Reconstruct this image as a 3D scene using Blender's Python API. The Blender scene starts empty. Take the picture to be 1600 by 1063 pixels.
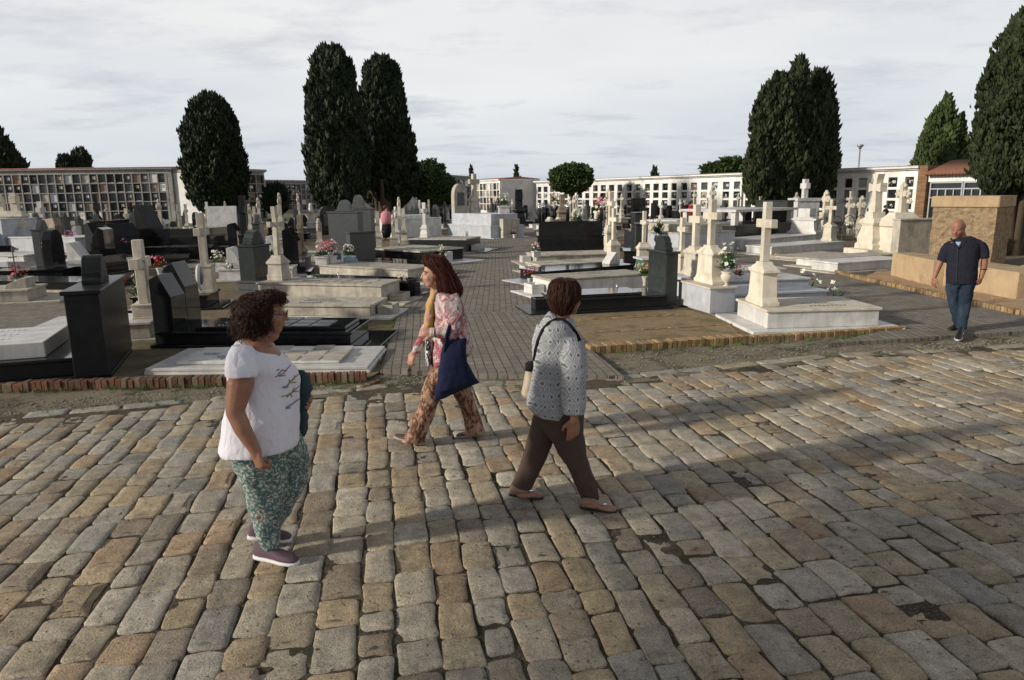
import bpy, bmesh, math, random
import numpy as np
from mathutils import Vector, Matrix, noise
from mathutils.bvhtree import BVHTree
random.seed(7); NR = np.random.RandomState(11)
C = bpy.context.scene.collection
SC = bpy.context.scene
# ---------------- camera (photo pixels 1600x1063, focal 1100 px, eye 2.15 m) ----------------
FPX, CAMH, HOR, ROLL = 1100.0, 2.15, 303.0, math.atan(.012)
PITCH = math.atan((531.5 - HOR) * math.cos(ROLL) / FPX)
_f = Vector((0, math.cos(PITCH), -math.sin(PITCH))); _r = Vector((1, 0, 0)); _u = _r.cross(_f)
AR = _r * math.cos(ROLL) - _u * math.sin(ROLL); AU = _u * math.cos(ROLL) + _r * math.sin(ROLL); AF = _f
EYE = Vector((0, 0, CAMH))
cd = bpy.data.cameras.new('camera'); cam = bpy.data.objects.new('camera', cd); C.objects.link(cam)
cam.matrix_world = Matrix(((AR.x, AU.x, -AF.x, 0), (AR.y, AU.y, -AF.y, 0), (AR.z, AU.z, -AF.z, CAMH), (0, 0, 0, 1)))
cd.sensor_width = 36; cd.lens = 36 * FPX / 1600; cd.clip_start = .05; cd.clip_end = 3000
SC.camera = cam
SC.render.resolution_x = 1024; SC.render.resolution_y = 680
SC.view_settings.view_transform = 'Standard'; SC.view_settings.look = 'None'
SC.view_settings.exposure = 0.0; SC.view_settings.gamma = 1
# ---------------- sky and sun ----------------
SUN_AZ, SUN_EL = math.radians(250), math.radians(19)     # where the sun stands (clockwise from +Y)
w = bpy.data.worlds.new('World'); SC.world = w; w.use_nodes = True
nt = w.node_tree; N = nt.nodes; L = nt.links; N.clear()
def nd(t, **k):
    n = N.new(t)
    for a, b in k.items(): setattr(n, a, b)
    return n
out = nd('ShaderNodeOutputWorld'); bg = nd('ShaderNodeBackground'); bg.inputs[1].default_value = .1
sky = nd('ShaderNodeTexSky', sky_type='NISHITA', sun_disc=False, sun_elevation=SUN_EL, sun_rotation=SUN_AZ)
tc = nd('ShaderNodeTexCoord'); sp = nd('ShaderNodeSeparateXYZ'); L.new(tc.outputs['Generated'], sp.inputs[0])
zz = nd('ShaderNodeMath', operation='ADD'); L.new(sp.outputs[2], zz.inputs[0]); zz.inputs[1].default_value = .12
za = nd('ShaderNodeMath', operation='MAXIMUM'); L.new(zz.outputs[0], za.inputs[0]); za.inputs[1].default_value = .05
cmb = nd('ShaderNodeCombineXYZ'); L.new(za.outputs[0], cmb.inputs[0]); L.new(za.outputs[0], cmb.inputs[1]); cmb.inputs[2].default_value = 1
dv = nd('ShaderNodeVectorMath', operation='DIVIDE'); L.new(tc.outputs['Generated'], dv.inputs[0]); L.new(cmb.outputs[0], dv.inputs[1])
def noi(sc, det, vec, rough=.55, off=(0, 0, 0), scl=(1, 1, 1)):
    m = nd('ShaderNodeMapping'); L.new(vec, m.inputs[0]); m.inputs[1].default_value = off; m.inputs[3].default_value = scl
    n = nd('ShaderNodeTexNoise'); n.inputs['Scale'].default_value = sc; n.inputs['Detail'].default_value = det
    n.inputs['Roughness'].default_value = rough; L.new(m.outputs[0], n.inputs[0]); return n.outputs['Fac']
def ramp(fac, stops):
    r = nd('ShaderNodeValToRGB'); L.new(fac, r.inputs[0]); e = r.color_ramp.elements
    while len(e) < len(stops): e.new(.5)
    for i, (p, c) in enumerate(stops): e[i].position = p; e[i].color = (*c, 1)
    return r.outputs[0]
n1 = noi(.5, 3.5, dv.outputs[0], .55, (3.1, 1.7, 0), (1, 1.15, 1)); n2 = noi(1.3, 7, dv.outputs[0], .62, (9.3, 4.2, 0), (1, 1.5, 1))
cl = ramp(n1, [(.30, (7.3, 7.5, 7.9)), (.5, (8.1, 8.2, 8.35)), (.68, (8.8, 8.8, 8.8))])
wisp = ramp(n2, [(.44, (0, 0, 0)), (.52, (0, 0, 0)), (.72, (1, 1, 1))])
mx = nd('ShaderNodeMix', data_type='RGBA'); L.new(wisp, mx.inputs[0]); L.new(cl, mx.inputs[6]); mx.inputs[7].default_value = (6.3, 6.5, 7.0, 1)
# low horizon band a little bluer, unseen sky overhead darkened to lower the ambient light
hz = ramp(sp.outputs[2], [(.0, (.80, .85, .92)), (.09, (.96, .98, 1.0)), (.2, (1.06, 1.05, 1.04))])
m2 = nd('ShaderNodeMix', data_type='RGBA', blend_type='MULTIPLY'); m2.inputs[0].default_value = 1; L.new(mx.outputs[2], m2.inputs[6]); L.new(hz, m2.inputs[7])
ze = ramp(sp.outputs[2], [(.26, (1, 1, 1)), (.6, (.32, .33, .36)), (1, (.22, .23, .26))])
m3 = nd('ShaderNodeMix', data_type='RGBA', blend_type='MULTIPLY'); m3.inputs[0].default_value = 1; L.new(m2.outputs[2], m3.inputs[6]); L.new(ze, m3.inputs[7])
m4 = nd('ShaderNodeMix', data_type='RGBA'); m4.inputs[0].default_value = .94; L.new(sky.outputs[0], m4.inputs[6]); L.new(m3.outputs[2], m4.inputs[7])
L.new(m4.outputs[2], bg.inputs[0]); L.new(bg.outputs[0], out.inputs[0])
sl = bpy.data.lights.new('sun', 'SUN'); so = bpy.data.objects.new('sun', sl); C.objects.link(so)
sl.energy = 4.6; sl.angle = math.radians(3.0); sl.color = (1, .915, .79)
SDIR = Vector((math.sin(SUN_AZ) * math.cos(SUN_EL), math.cos(SUN_AZ) * math.cos(SUN_EL), math.sin(SUN_EL)))
so.rotation_euler = (-SDIR).to_track_quat('-Z', 'Y').to_euler(); so.location = (-20, -10, 30)
# ---------------- finding real points from measured ones ----------------
def ray(x, y): return AR * ((x - 800) / FPX) + AU * ((531.5 - y) / FPX) + AF
def G(x, y, z=0.0):
    d = ray(x, y); t = (z - CAMH) / d.z; return Vector((d.x * t, d.y * t, z))
def proj(p):
    v = Vector(p) - EYE; return 800 + FPX * v.dot(AR) / v.dot(AF), 531.5 - FPX * v.dot(AU) / v.dot(AF)
def ztop(g, yt):
    lo, hi = 0, 60
    for _ in range(40):
        m = (lo + hi) / 2
        if proj((g[0], g[1], m))[1] > yt: lo = m
        else: hi = m
    return lo
# ---------------- mesh helpers ----------------
class MB:
    def __init__(s): s.v = []; s.f = []; s.m = []; s.sm = []
    def add(s, vs, fs, m=0, smooth=False):
        b = len(s.v); s.v += [tuple(v) for v in vs]
        for f in fs: s.f.append([i + b for i in f]); s.m.append(m); s.sm.append(smooth)
    def box(s, x0, x1, y0, y1, z0, z1, m=0, tx=0, ty=0, rz=0, about=None):
        v = [(x0, y0, z0), (x1, y0, z0), (x1, y1, z0), (x0, y1, z0), (x0 + tx, y0 + ty, z1), (x1 - tx, y0 + ty, z1), (x1 - tx, y1 - ty, z1), (x0 + tx, y1 - ty, z1)]
        if rz:
            cx, cy = about or ((x0 + x1) / 2, (y0 + y1) / 2); c, q = math.cos(rz), math.sin(rz)
            v = [(cx + (a - cx) * c - (b - cy) * q, cy + (a - cx) * q + (b - cy) * c, z) for a, b, z in v]
        s.add(v, [(3, 2, 1, 0), (4, 5, 6, 7), (0, 1, 5, 4), (1, 2, 6, 5), (2, 3, 7, 6), (3, 0, 4, 7)], m)
    def prism(s, pts, a0, a1, axis='x', m=0):
        # pts outline (p,q); axis x: (a,p,q)  axis y: (p,a,q)  axis z: (p,q,a)
        n = len(pts); mk = {'x': lambda a, p, q: (a, p, q), 'y': lambda a, p, q: (p, a, q), 'z': lambda a, p, q: (p, q, a)}[axis]
        v = [mk(a0, p, q) for p, q in pts] + [mk(a1, p, q) for p, q in pts]
        s.add(v, [list(range(n)), list(range(2 * n - 1, n - 1, -1))] + [(i, i + n, (i + 1) % n + n, (i + 1) % n) for i in range(n)], m)
    def lathe(s, prof, cx=0, cy=0, n=12, m=0, smooth=True):
        v = []; f = []
        for r, z in prof:
            for k in range(n): a = 2 * math.pi * k / n; v.append((cx + r * math.cos(a), cy + r * math.sin(a), z))
        for i in range(len(prof) - 1):
            for k in range(n): f.append((i * n + k, i * n + (k + 1) % n, (i + 1) * n + (k + 1) % n, (i + 1) * n + k))
        f.append(list(range(n))[::-1]); f.append([(len(prof) - 1) * n + k for k in range(n)])
        s.add(v, f, m, smooth)
    def tube(s, pts, rs, n=8, m=0, smooth=True, rnd=True):
        pts = [Vector(p) for p in pts]
        if not hasattr(rs, '__len__'): rs = [rs] * len(pts)
        P = []; Rr = []
        if rnd:
            d = (pts[0] - pts[1]).normalized(); P += [pts[0] + d * rs[0] * .9, pts[0] + d * rs[0] * .55]; Rr += [rs[0] * .3, rs[0] * .8]
        P += pts; Rr += list(rs)
        if rnd:
            d = (pts[-1] - pts[-2]).normalized(); P += [pts[-1] + d * rs[-1] * .55, pts[-1] + d * rs[-1] * .9]; Rr += [rs[-1] * .8, rs[-1] * .3]
        v = []; ref = None
        for i, p in enumerate(P):
            t = (P[min(i + 1, len(P) - 1)] - P[max(i - 1, 0)]).normalized()
            if ref is None: ref = t.orthogonal().normalized()
            ref = (ref - t * ref.dot(t)).normalized(); b = t.cross(ref)
            for k in range(n): a = 2 * math.pi * k / n; v.append(p + (ref * math.cos(a) + b * math.sin(a)) * Rr[i])
        f = [(i * n + k, i * n + (k + 1) % n, (i + 1) * n + (k + 1) % n, (i + 1) * n + k) for i in range(len(P) - 1) for k in range(n)]
        f.append(list(range(n))[::-1]); f.append([(len(P) - 1) * n + k for k in range(n)])
        s.add(v, f, m, smooth)
    def ell(s, c, r, M=None, n=12, k=8, m=0, smooth=True):
        c = Vector(c); v = [];
        for i in range(k + 1):
            t = math.pi * i / k
            for j in range(n):
                a = 2 * math.pi * j / n; p = Vector((r[0] * math.sin(t) * math.cos(a), r[1] * math.sin(t) * math.sin(a), r[2] * math.cos(t)))
                v.append(c + (M @ p if M else p))
        f = [(i * n + j, (i + 1) * n + j, (i + 1) * n + (j + 1) % n, i * n + (j + 1) % n) for i in range(k) for j in range(n)]
        s.add(v, f, m, smooth)
    def sections(s, rings, m=0, smooth=True):
        n = len(rings[0]); v = [p for r in rings for p in r]
        f = [(i * n + k, i * n + (k + 1) % n, (i + 1) * n + (k + 1) % n, (i + 1) * n + k) for i in range(len(rings) - 1) for k in range(n)]
        f.append(list(range(n))[::-1]); f.append([(len(rings) - 1) * n + k for k in range(n)])
        s.add(v, f, m, smooth)
def obj(name, mb, mats, parent=None, bev=0, loc=None, fixn=True):
    me = bpy.data.meshes.new(name); me.from_pydata(mb.v, [], mb.f)
    if not isinstance(mats, (list, tuple)): mats = [mats]
    for m in mats: me.materials.append(m)
    me.polygons.foreach_set('material_index', mb.m); me.polygons.foreach_set('use_smooth', mb.sm)
    if fixn and len(mb.f) < 20000:
        bm = bmesh.new(); bm.from_mesh(me); bmesh.ops.recalc_face_normals(bm, faces=bm.faces); bm.to_mesh(me); bm.free()
    me.update(); o = bpy.data.objects.new(name, me); C.objects.link(o)
    if parent: o.parent = parent
    if loc is not None: o.location = loc
    if bev:
        b = o.modifiers.new('b', 'BEVEL'); b.width = bev; b.segments = 1; b.limit_method = 'ANGLE'; b.angle_limit = .6
    return o
def npmesh(name, V, Fq, mats, parent=None, smooth=False, loc=None, mi=None, tint=None):
    me = bpy.data.meshes.new(name); V = np.asarray(V, np.float32); Fq = np.asarray(Fq, np.int32); k = Fq.shape[1]
    me.vertices.add(len(V)); me.vertices.foreach_set('co', V.ravel())
    me.loops.add(Fq.size); me.loops.foreach_set('vertex_index', Fq.ravel())
    me.polygons.add(len(Fq)); me.polygons.foreach_set('loop_start', np.arange(0, Fq.size, k, dtype=np.int32))
    me.polygons.foreach_set('loop_total', np.full(len(Fq), k, np.int32))
    for m in (mats if isinstance(mats, (list, tuple)) else [mats]): me.materials.append(m)
    if mi is not None: me.polygons.foreach_set('material_index', np.asarray(mi, np.int32))
    me.polygons.foreach_set('use_smooth', np.full(len(Fq), smooth, bool))
    me.update(calc_edges=True); me.validate()
    if tint is not None:
        ca = me.color_attributes.new('tint', 'FLOAT_COLOR', 'POINT'); ca.data.foreach_set('color', np.asarray(tint, np.float32).ravel())
    o = bpy.data.objects.new(name, me); C.objects.link(o)
    if parent: o.parent = parent
    if loc is not None: o.location = loc
    return o
def tag(o, label=None, cat=None, group=None, kind=None):
    if label: o['label'] = label
    if cat: o['category'] = cat
    if group: o['group'] = group
    if kind: o['kind'] = kind
    return o
def thing(name, label, cat, loc=(0, 0, 0), rz=0, group=None):
    o = bpy.data.objects.new(name, None); C.objects.link(o); o.empty_display_size = .1
    o.location = loc; o.rotation_euler = (0, 0, rz); return tag(o, label, cat, group)
def copy_tree(o, parent=None):
    c = o.copy(); C.objects.link(c)
    if parent: c.parent = parent
    for ch in KIDS.get(o.name) or list(o.children): copy_tree(ch, c)
    return c
KIDS = {}
def place(proto, loc, rz, label, group=None, s=1):
    c = proto if not proto.get('_used') else copy_tree(proto)
    if not proto.get('_used'): proto['_used'] = 1
    if c is not proto and '_used' in c: del c['_used']
    c.location = loc; c.rotation_euler = (0, 0, rz); c.scale = (s, s, s); c['label'] = label
    if group: c['group'] = group
    return c
# ---------------- materials ----------------
class Mt:
    def __init__(s, name):
        s.m = bpy.data.materials.new(name); s.m.use_nodes = True; s.t = s.m.node_tree; s.N = s.t.nodes; s.L = s.t.links
        s.b = s.N['Principled BSDF']; s.pos = s.n('ShaderNodeNewGeometry').outputs['Position']
    def n(s, t, **k):
        x = s.N.new(t)
        for a, b in k.items(): setattr(x, a, b)
        return x
    def noise(s, sc, det=4, rough=.55, vec=None, scl=(1, 1, 1), dist=0, off=(0, 0, 0)):
        mp = s.n('ShaderNodeMapping'); s.L.new(vec or s.pos, mp.inputs[0]); mp.inputs[3].default_value = scl; mp.inputs[1].default_value = off
        x = s.n('ShaderNodeTexNoise'); x.inputs['Scale'].default_value = sc; x.inputs['Detail'].default_value = det
        x.inputs['Roughness'].default_value = rough; x.inputs['Distortion'].default_value = dist; s.L.new(mp.outputs[0], x.inputs[0]); return x.outputs['Fac']
    def voro(s, sc, vec=None, feature='F1', scl=(1, 1, 1), out='Distance', rnd=1):
        mp = s.n('ShaderNodeMapping'); s.L.new(vec or s.pos, mp.inputs[0]); mp.inputs[3].default_value = scl
        x = s.n('ShaderNodeTexVoronoi', feature=feature); x.inputs['Scale'].default_value = sc; x.inputs['Randomness'].default_value = rnd; s.L.new(mp.outputs[0], x.inputs[0]); return x.outputs[out]
    def ramp(s, fac, stops, const=False):
        r = s.n('ShaderNodeValToRGB'); s.L.new(fac, r.inputs[0]); e = r.color_ramp.elements
        if const: r.color_ramp.interpolation = 'CONSTANT'
        while len(e) < len(stops): e.new(.5)
        for i, (p, c) in enumerate(stops):
            e[i].position = p; e[i].color = (c, c, c, 1) if not hasattr(c, '__len__') else (*c, 1)
        return r.outputs[0]
    def mix(s, fac, a, b, mode='MIX'):
        x = s.n('ShaderNodeMix', data_type='RGBA', blend_type=mode)
        for i, v in ((0, fac), (6, a), (7, b)):
            if isinstance(v, (int, float)): x.inputs[i].default_value = v if i == 0 else (v, v, v, 1)
            elif isinstance(v, tuple): x.inputs[i].default_value = (*v, 1)
            else: s.L.new(v, x.inputs[i])
        return x.outputs[2]
    def math(s, op, a, b=0.0):
        x = s.n('ShaderNodeMath', operation=op)
        for i, v in ((0, a), (1, b)):
            if isinstance(v, (int, float)): x.inputs[i].default_value = v
            else: s.L.new(v, x.inputs[i])
        return x.outputs[0]
    def bump(s, h, strength=.3, dist=.01):
        x = s.n('ShaderNodeBump'); x.inputs['Strength'].default_value = strength; x.inputs['Distance'].default_value = dist
        s.L.new(h, x.inputs['Height']); s.L.new(x.outputs[0], s.b.inputs['Normal'])
    def col(s, c): s.L.new(c, s.b.inputs['Base Color']) if not isinstance(c, tuple) else s.b.inputs['Base Color'].__setattr__('default_value', (*c, 1))
    def rough(s, r, spec=.5):
        s.b.inputs['Specular IOR Level'].default_value = spec
        if isinstance(r, (int, float)): s.b.inputs['Roughness'].default_value = r
        else: s.L.new(r, s.b.inputs['Roughness'])
def stone(name, c1, c2, c3=None, sc=6, rough=.7, bump=.15, streak=.0, grain=0, spec=.4, gsc=260):
    k = Mt(name); a = k.noise(sc, 6, .6); c = k.mix(k.ramp(a, [(.35, 0.), (.65, 1.)]), c1, c2)
    if c3: c = k.mix(k.ramp(k.noise(sc * .45, 8, .7, off=(5, 3, 1)), [(.52, 0.), (.72, .85)]), c, c3)
    if streak: c = k.mix(k.ramp(k.noise(9, 5, .6, scl=(1, 1, .12)), [(.45, 0.), (.75, streak)]), c, tuple(x * .35 for x in c1))
    if grain: c = k.mix(k.ramp(k.noise(gsc, 2, .5), [(.42, 0.), (.62, grain)]), c, tuple(min(1, x * 1.9 + .02) for x in c2))
    rnd = k.n('ShaderNodeObjectInfo').outputs['Random']
    c = k.mix(1., c, k.ramp(rnd, [(0, .86), (1, 1.08)]), 'MULTIPLY')
    k.col(c); k.rough(rough, spec)
    if bump: k.bump(k.noise(sc * 9, 5, .6), bump, .01)
    return k.m
M = {}
M['marble'] = stone('white_marble', (.66, .65, .62), (.52, .51, .49), (.36, .35, .33), 4, .42, .05, .35)
M['marble_blue'] = stone('grey_veined_marble', (.50, .52, .56), (.40, .42, .46), (.28, .29, .32), 5, .35, .04, .2)
M['marble_old'] = stone('weathered_marble', (.50, .46, .38), (.36, .33, .27), (.19, .17, .14), 5, .7, .2, .6)
M['cream'] = stone('cream_stone', (.64, .585, .48), (.54, .49, .40), (.34, .28, .20), 5, .75, .2, .35)
M['tan'] = stone('tan_carved_stone', (.30, .25, .18), (.22, .18, .13), (.10, .085, .065), 7, .85, .4, .4)
M['black'] = stone('polished_black_granite', (.006, .007, .008), (.012, .012, .013), None, 8, .08, 0, 0, .25, .4, 420)
M['black_mat'] = stone('honed_black_granite', (.010, .011, .012), (.017, .018, .019), None, 8, .30, .02, 0, .3, .12, 300)
M['grey'] = stone('grey_granite', (.060, .064, .068), (.04, .044, .048), (.05, .05, .055), 9, .35, .03, .2, .4, .5, 350)
M['darkgreen'] = stone('dark_green_granite', (.026, .032, .032), (.016, .020, .021), None, 9, .22, .02, 0, .35, .35, 350)
M['concrete'] = stone('old_concrete', (.27, .25, .21), (.19, .175, .145), (.10, .09, .07), 5, .9, .5, .4)
M['ochre'] = stone('ochre_rendered_stone', (.44, .32, .19), (.36, .26, .155), (.22, .16, .10), 3.2, .88, .25, .3)
def mk_rough():
    k = Mt('rough_hewn_ochre_stone'); v = k.noise(7, 8, .68); c = k.mix(k.ramp(v, [(.35, 0.), (.65, 1.)]), (.23, .165, .10), (.41, .31, .195))
    c = k.mix(k.ramp(k.noise(16, 6, .7), [(.5, 0.), (.7, .6)]), c, (.20, .135, .075)); k.col(c); k.rough(.95, .2); k.bump(k.noise(9, 9, .72), 1.0, .09); return k.m
M['hewn'] = mk_rough()
def flat(name, c, rough=.6, var=.12, sc=20, spec=.4, metal=0, bump=0, bsc=60, sub=0):
    k = Mt(name); k.col(k.mix(k.noise(sc, 4), tuple(x * (1 - var) for x in c), tuple(min(1, x * (1 + var)) for x in c))); k.rough(rough, spec)
    k.b.inputs['Metallic'].default_value = metal
    if sub: k.b.inputs['Subsurface Weight'].default_value = sub; k.b.inputs['Subsurface Radius'].default_value = (.02, .008, .004)
    if bump: k.bump(k.noise(bsc, 4), bump, .004)
    return k.m
def mk_setts():
    k = Mt('worn_granite_setts'); at = k.n('ShaderNodeAttribute', attribute_name='tint'); c = at.outputs['Color']; seed = at.outputs['Alpha']
    c = k.mix(k.ramp(k.noise(9, 6, .65), [(.3, 0.), (.7, 1.)]), k.mix(1., c, (.58, .56, .52), 'MULTIPLY'), k.mix(1., c, (1.16, 1.14, 1.09), 'MULTIPLY'))
    c = k.mix(k.ramp(k.noise(130, 3, .6), [(.38, .75), (.56, 0.)]), c, k.mix(1., c, .38, 'MULTIPLY'))
    c = k.mix(k.ramp(k.noise(150, 2, .5, off=(4, 4, 4)), [(.60, 0.), (.72, .5)]), c, (.62, .60, .55))
    c = k.mix(k.ramp(k.voro(17), [(.10, .75), (.17, 0.)]), c, k.mix(1., c, .38, 'MULTIPLY'))               # pits
    big = k.noise(2.1, 6, .7, off=(1, 8, 0)); c = k.mix(k.ramp(big, [(.55, 0.), (.66, .55)]), c, k.mix(1., c, (.42, .40, .38), 'MULTIPLY'))   # worn-in dirt
    c = k.mix(k.ramp(k.noise(14, 5, .7, off=(3, 0, 7)), [(.62, 0.), (.70, .55)]), c, (.075, .06, .045))
    k.col(c); k.rough(k.ramp(big, [(.45, .78), (.62, .55)]), .35)
    h = k.math('ADD', k.math('MULTIPLY', k.noise(26, 7, .7), .9), k.math('MULTIPLY', k.ramp(k.voro(17), [(.08, 0.), (.18, 1.)]), .35))
    h = k.math('ADD', h, k.math('MULTIPLY', k.noise(95, 4, .7), .45)); k.bump(h, 1.0, .013); return k.m
M['setts'] = mk_setts()
def mk_soil(name, a, b, c3, moss=None, bs=.8):
    k = Mt(name); c = k.mix(k.ramp(k.noise(3.2, 8, .7), [(.35, 0.), (.65, 1.)]), a, b)
    c = k.mix(k.ramp(k.noise(45, 4, .6), [(.5, 0.), (.62, .7)]), c, c3)
    c = k.mix(k.ramp(k.noise(120, 2, .5), [(.6, 0.), (.68, .5)]), c, (.38, .35, .30))
    if moss: c = k.mix(k.ramp(k.noise(1.6, 7, .75, off=(7, 2, 0)), [(.5, 0.), (.6, .8)]), c, moss)
    k.col(c); k.rough(.95, .15); k.bump(k.noise(38, 8, .75), bs, .02); return k.m
M['joint'] = mk_soil('soil_in_joints', (.045, .036, .026), (.10, .08, .055), (.14, .115, .08), (.035, .04, .02))
M['verge'] = mk_soil('cracked_concrete_and_earth', (.17, .145, .105), (.24, .21, .155), (.11, .09, .06), (.055, .058, .03))
M['earth'] = mk_soil('cemetery_earth', (.15, .115, .075), (.21, .165, .11), (.10, .075, .05), (.09, .085, .045))
M['sand'] = mk_soil('sandy_plot_soil', (.25, .185, .11), (.31, .235, .14), (.19, .14, .085), (.14, .12, .065))
M['gravel'] = mk_soil('orange_gravel', (.36, .24, .14), (.46, .33, .20), (.24, .15, .085))
M['redsand'] = flat('trodden_red_sand_path', (.30, .16, .085), .95, .3, 6, .1, 0, .3)
def mk_pavers():
    k = Mt('grey_brown_pavers'); uv = k.n('ShaderNodeUVMap').outputs[0]
    br = k.n('ShaderNodeTexBrick', offset=0.0, squash=1); br.inputs['Scale'].default_value = 1
    br.inputs['Brick Width'].default_value = .20; br.inputs['Row Height'].default_value = .115; br.inputs['Mortar Size'].default_value = .008; br.inputs['Mortar Smooth'].default_value = .3
    br.inputs['Color1'].default_value = (.25, .225, .185, 1); br.inputs['Color2'].default_value = (.165, .148, .12, 1); br.inputs['Mortar'].default_value = (.03, .024, .017, 1)
    w = k.n('ShaderNodeVectorMath', operation='ADD'); nz = k.n('ShaderNodeTexNoise'); nz.inputs['Scale'].default_value = 3; L2 = k.L
    sb = k.n('ShaderNodeVectorMath', operation='SCALE'); sb.inputs['Scale'].default_value = .02; L2.new(uv, nz.inputs[0]); L2.new(nz.outputs['Color'], sb.inputs[0]); L2.new(uv, w.inputs[0]); L2.new(sb.outputs[0], w.inputs[1]); L2.new(w.outputs[0], br.inputs[0])
    # joints between rows of pavers are wider
    c = k.mix(k.ramp(k.noise(2.2, 7, .7), [(.4, 0.), (.7, .7)]), br.outputs['Color'], (.13, .112, .085))
    c = k.mix(k.ramp(k.noise(5, 7, .75, off=(2, 2, 2)), [(.56, 0.), (.66, .75)]), c, (.045, .038, .028))
    c = k.mix(k.ramp(k.noise(70, 3, .5), [(.5, 0.), (.7, .5)]), c, (.26, .235, .195))
    k.col(c); k.rough(.85, .3); k.bump(k.math('ADD', k.math('MULTIPLY', br.outputs['Fac'], -1.0), k.math('MULTIPLY', k.noise(60, 5, .6), .35)), .6, .012); return k.m
M['pavers'] = mk_pavers()
def mk_brick(name, cols, seed=0):
    k = Mt(name); r = k.n('ShaderNodeAttribute', attribute_name='tint').outputs['Color']
    c = k.mix(k.ramp(k.noise(25, 6, .7), [(.4, 0.), (.72, .7)]), r, k.mix(1., r, (.40, .38, .36), 'MULTIPLY'))
    c = k.mix(k.ramp(k.noise(4, 6, .7), [(.55, 0.), (.7, .6)]), c, (.05, .05, .03)); k.col(c); k.rough(.9, .2); k.bump(k.noise(70, 5, .6), .4, .006); return k.m
M['brick'] = mk_brick('kerb_bricks', 0)
M['white_paint'] = stone('white_painted_plaster', (.74, .73, .72), (.64, .63, .62), (.48, .45, .42), 2.2, .8, .08, .3)
M['white_wall'] = stone('white_niche_render', (.80, .79, .765), (.70, .69, .665), (.50, .47, .43), 2.5, .8, .08, .25)
M['grey_frame'] = stone('grey_niche_frame', (.36, .35, .335), (.25, .24, .23), (.12, .11, .10), 3, .7, .08, .4)
M['tile'] = flat('red_roof_tile', (.34, .12, .07), .8, .35, 3, .3, 0, .5, 12)
M['tile_brown'] = flat('brown_roof_tile', (.20, .095, .06), .8, .3, 4, .3, 0, .5, 14)
M['metal'] = flat('painted_grey_metal', (.35, .36, .37), .4, .1, 10, .5, .6)
M['iron'] = flat('rusty_wrought_iron', (.10, .085, .075), .7, .4, 30, .4, .5)
M['alu'] = flat('pale_aluminium_frame', (.36, .38, .39), .35, .08, 10, .5, .4)
M['chrome'] = flat('chrome_fitting', (.75, .76, .78), .12, .03, 10, .5, 1)
M['glass'] = flat('dark_window_glass', (.02, .024, .028), .06, .1, 3, .6)
M['bark'] = flat('furrowed_bark', (.07, .052, .038), .95, .4, 14, .15, 0, 1, 22)
def mk_leaf(name, dark, light, sc=1.3, tr=.0):
    k = Mt(name); a = k.noise(sc, 5, .6); b = k.noise(sc * 9, 3, .6)
    c = k.mix(k.ramp(a, [(.38, 0.), (.62, 1.)]), dark, light); c = k.mix(k.ramp(b, [(.45, 0.), (.75, .6)]), c, tuple(x * 1.7 for x in light)); c = k.mix(k.ramp(k.noise(2.6, 5, .65, off=(8, 1, 4)), [(.62, 0.), (.72, .5)]), c, (light[0] * 1.5, light[1] * .95, light[2] * .8)); k.col(c); k.rough(.65, .2); return k.m
M['cyp'] = mk_leaf('cypress_foliage', (.007, .012, .006), (.017, .026, .011))
M['cyp2'] = mk_leaf('cypress_foliage_warm', (.011, .017, .007), (.028, .037, .014), 1.0)
M['conif'] = mk_leaf('conifer_foliage', (.02, .034, .012), (.05, .068, .02), 1.6)
M['broad'] = mk_leaf('broadleaf_foliage', (.018, .032, .010), (.045, .068, .02), 2)
M['grassm'] = mk_leaf('lawn', (.05, .09, .02), (.10, .16, .04), .8)
PET = {'white': (.72, .72, .64), 'pink': (.62, .22, .30), 'red': (.5, .03, .03), 'yellow': (.62, .42, .06), 'purple': (.32, .16, .34), 'orange': (.6, .22, .03), 'cream': (.68, .60, .42), 'blue': (.05, .10, .45)}
for k_, v_ in PET.items(): M['p_' + k_] = flat('petals_' + k_, v_, .7, .25, 60, .2)
M['leafg'] = flat('flower_leaves', (.04, .10, .03), .6, .4, 40, .3)
# ================= GROUND =================
U = Vector((math.cos(math.radians(10)), math.sin(math.radians(10)), 0)); Vv = Vector((-U.y, U.x, 0))
def sheet(name, pts, z, mat, uvdir=None, kind='structure', thick=0):
    mb = MB(); n = len(pts); P = [(p[0], p[1], z) for p in pts]
    if thick: mb.add(P + [(p[0], p[1], z - thick) for p in pts], [list(range(n))] + [(i, (i + 1) % n, (i + 1) % n + n, i + n) for i in range(n)])
    else: mb.add(P, [list(range(n))])
    o = obj(name, mb, mat); me = o.data
    if uvdir is not None:
        uvl = me.uv_layers.new(name='UVMap'); a, b = uvdir
        for lp in me.loops:
            v = me.vertices[lp.vertex_index].co; uvl.data[lp.index].uv = (v.x * a.x + v.y * a.y, v.x * b.x + v.y * b.y)
    return tag(o, kind=kind)
sheet('ground', [(-600, -60), (600, -60), (600, 1400), (-600, 1400)], -.12, M['earth'])
ROADPOLY = [(-16, -6), (22, -6), (22, 12.9), (7.12, 9.75), (4.2, 9.4), (.89, 8.2), (-1.5, 8.1), (-3.48, 7.6), (-5.14, 7.0), (-16, 6.6)]
sheet('road_bed', ROADPOLY, -.045, M['joint'])
edge = [(-16, 6.35), (-5.14, 6.76), (-3.48, 7.3), (-1.5, 7.78), (.89, 7.92), (4.2, 9.05), (7.12, 9.5), (22, 12.4)]
def edge_y(x):
    for (a, b), (c, d) in zip(edge, edge[1:]):
        if a <= x <= c: return b + (d - b) * (x - a) / (c - a)
    return 6
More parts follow.
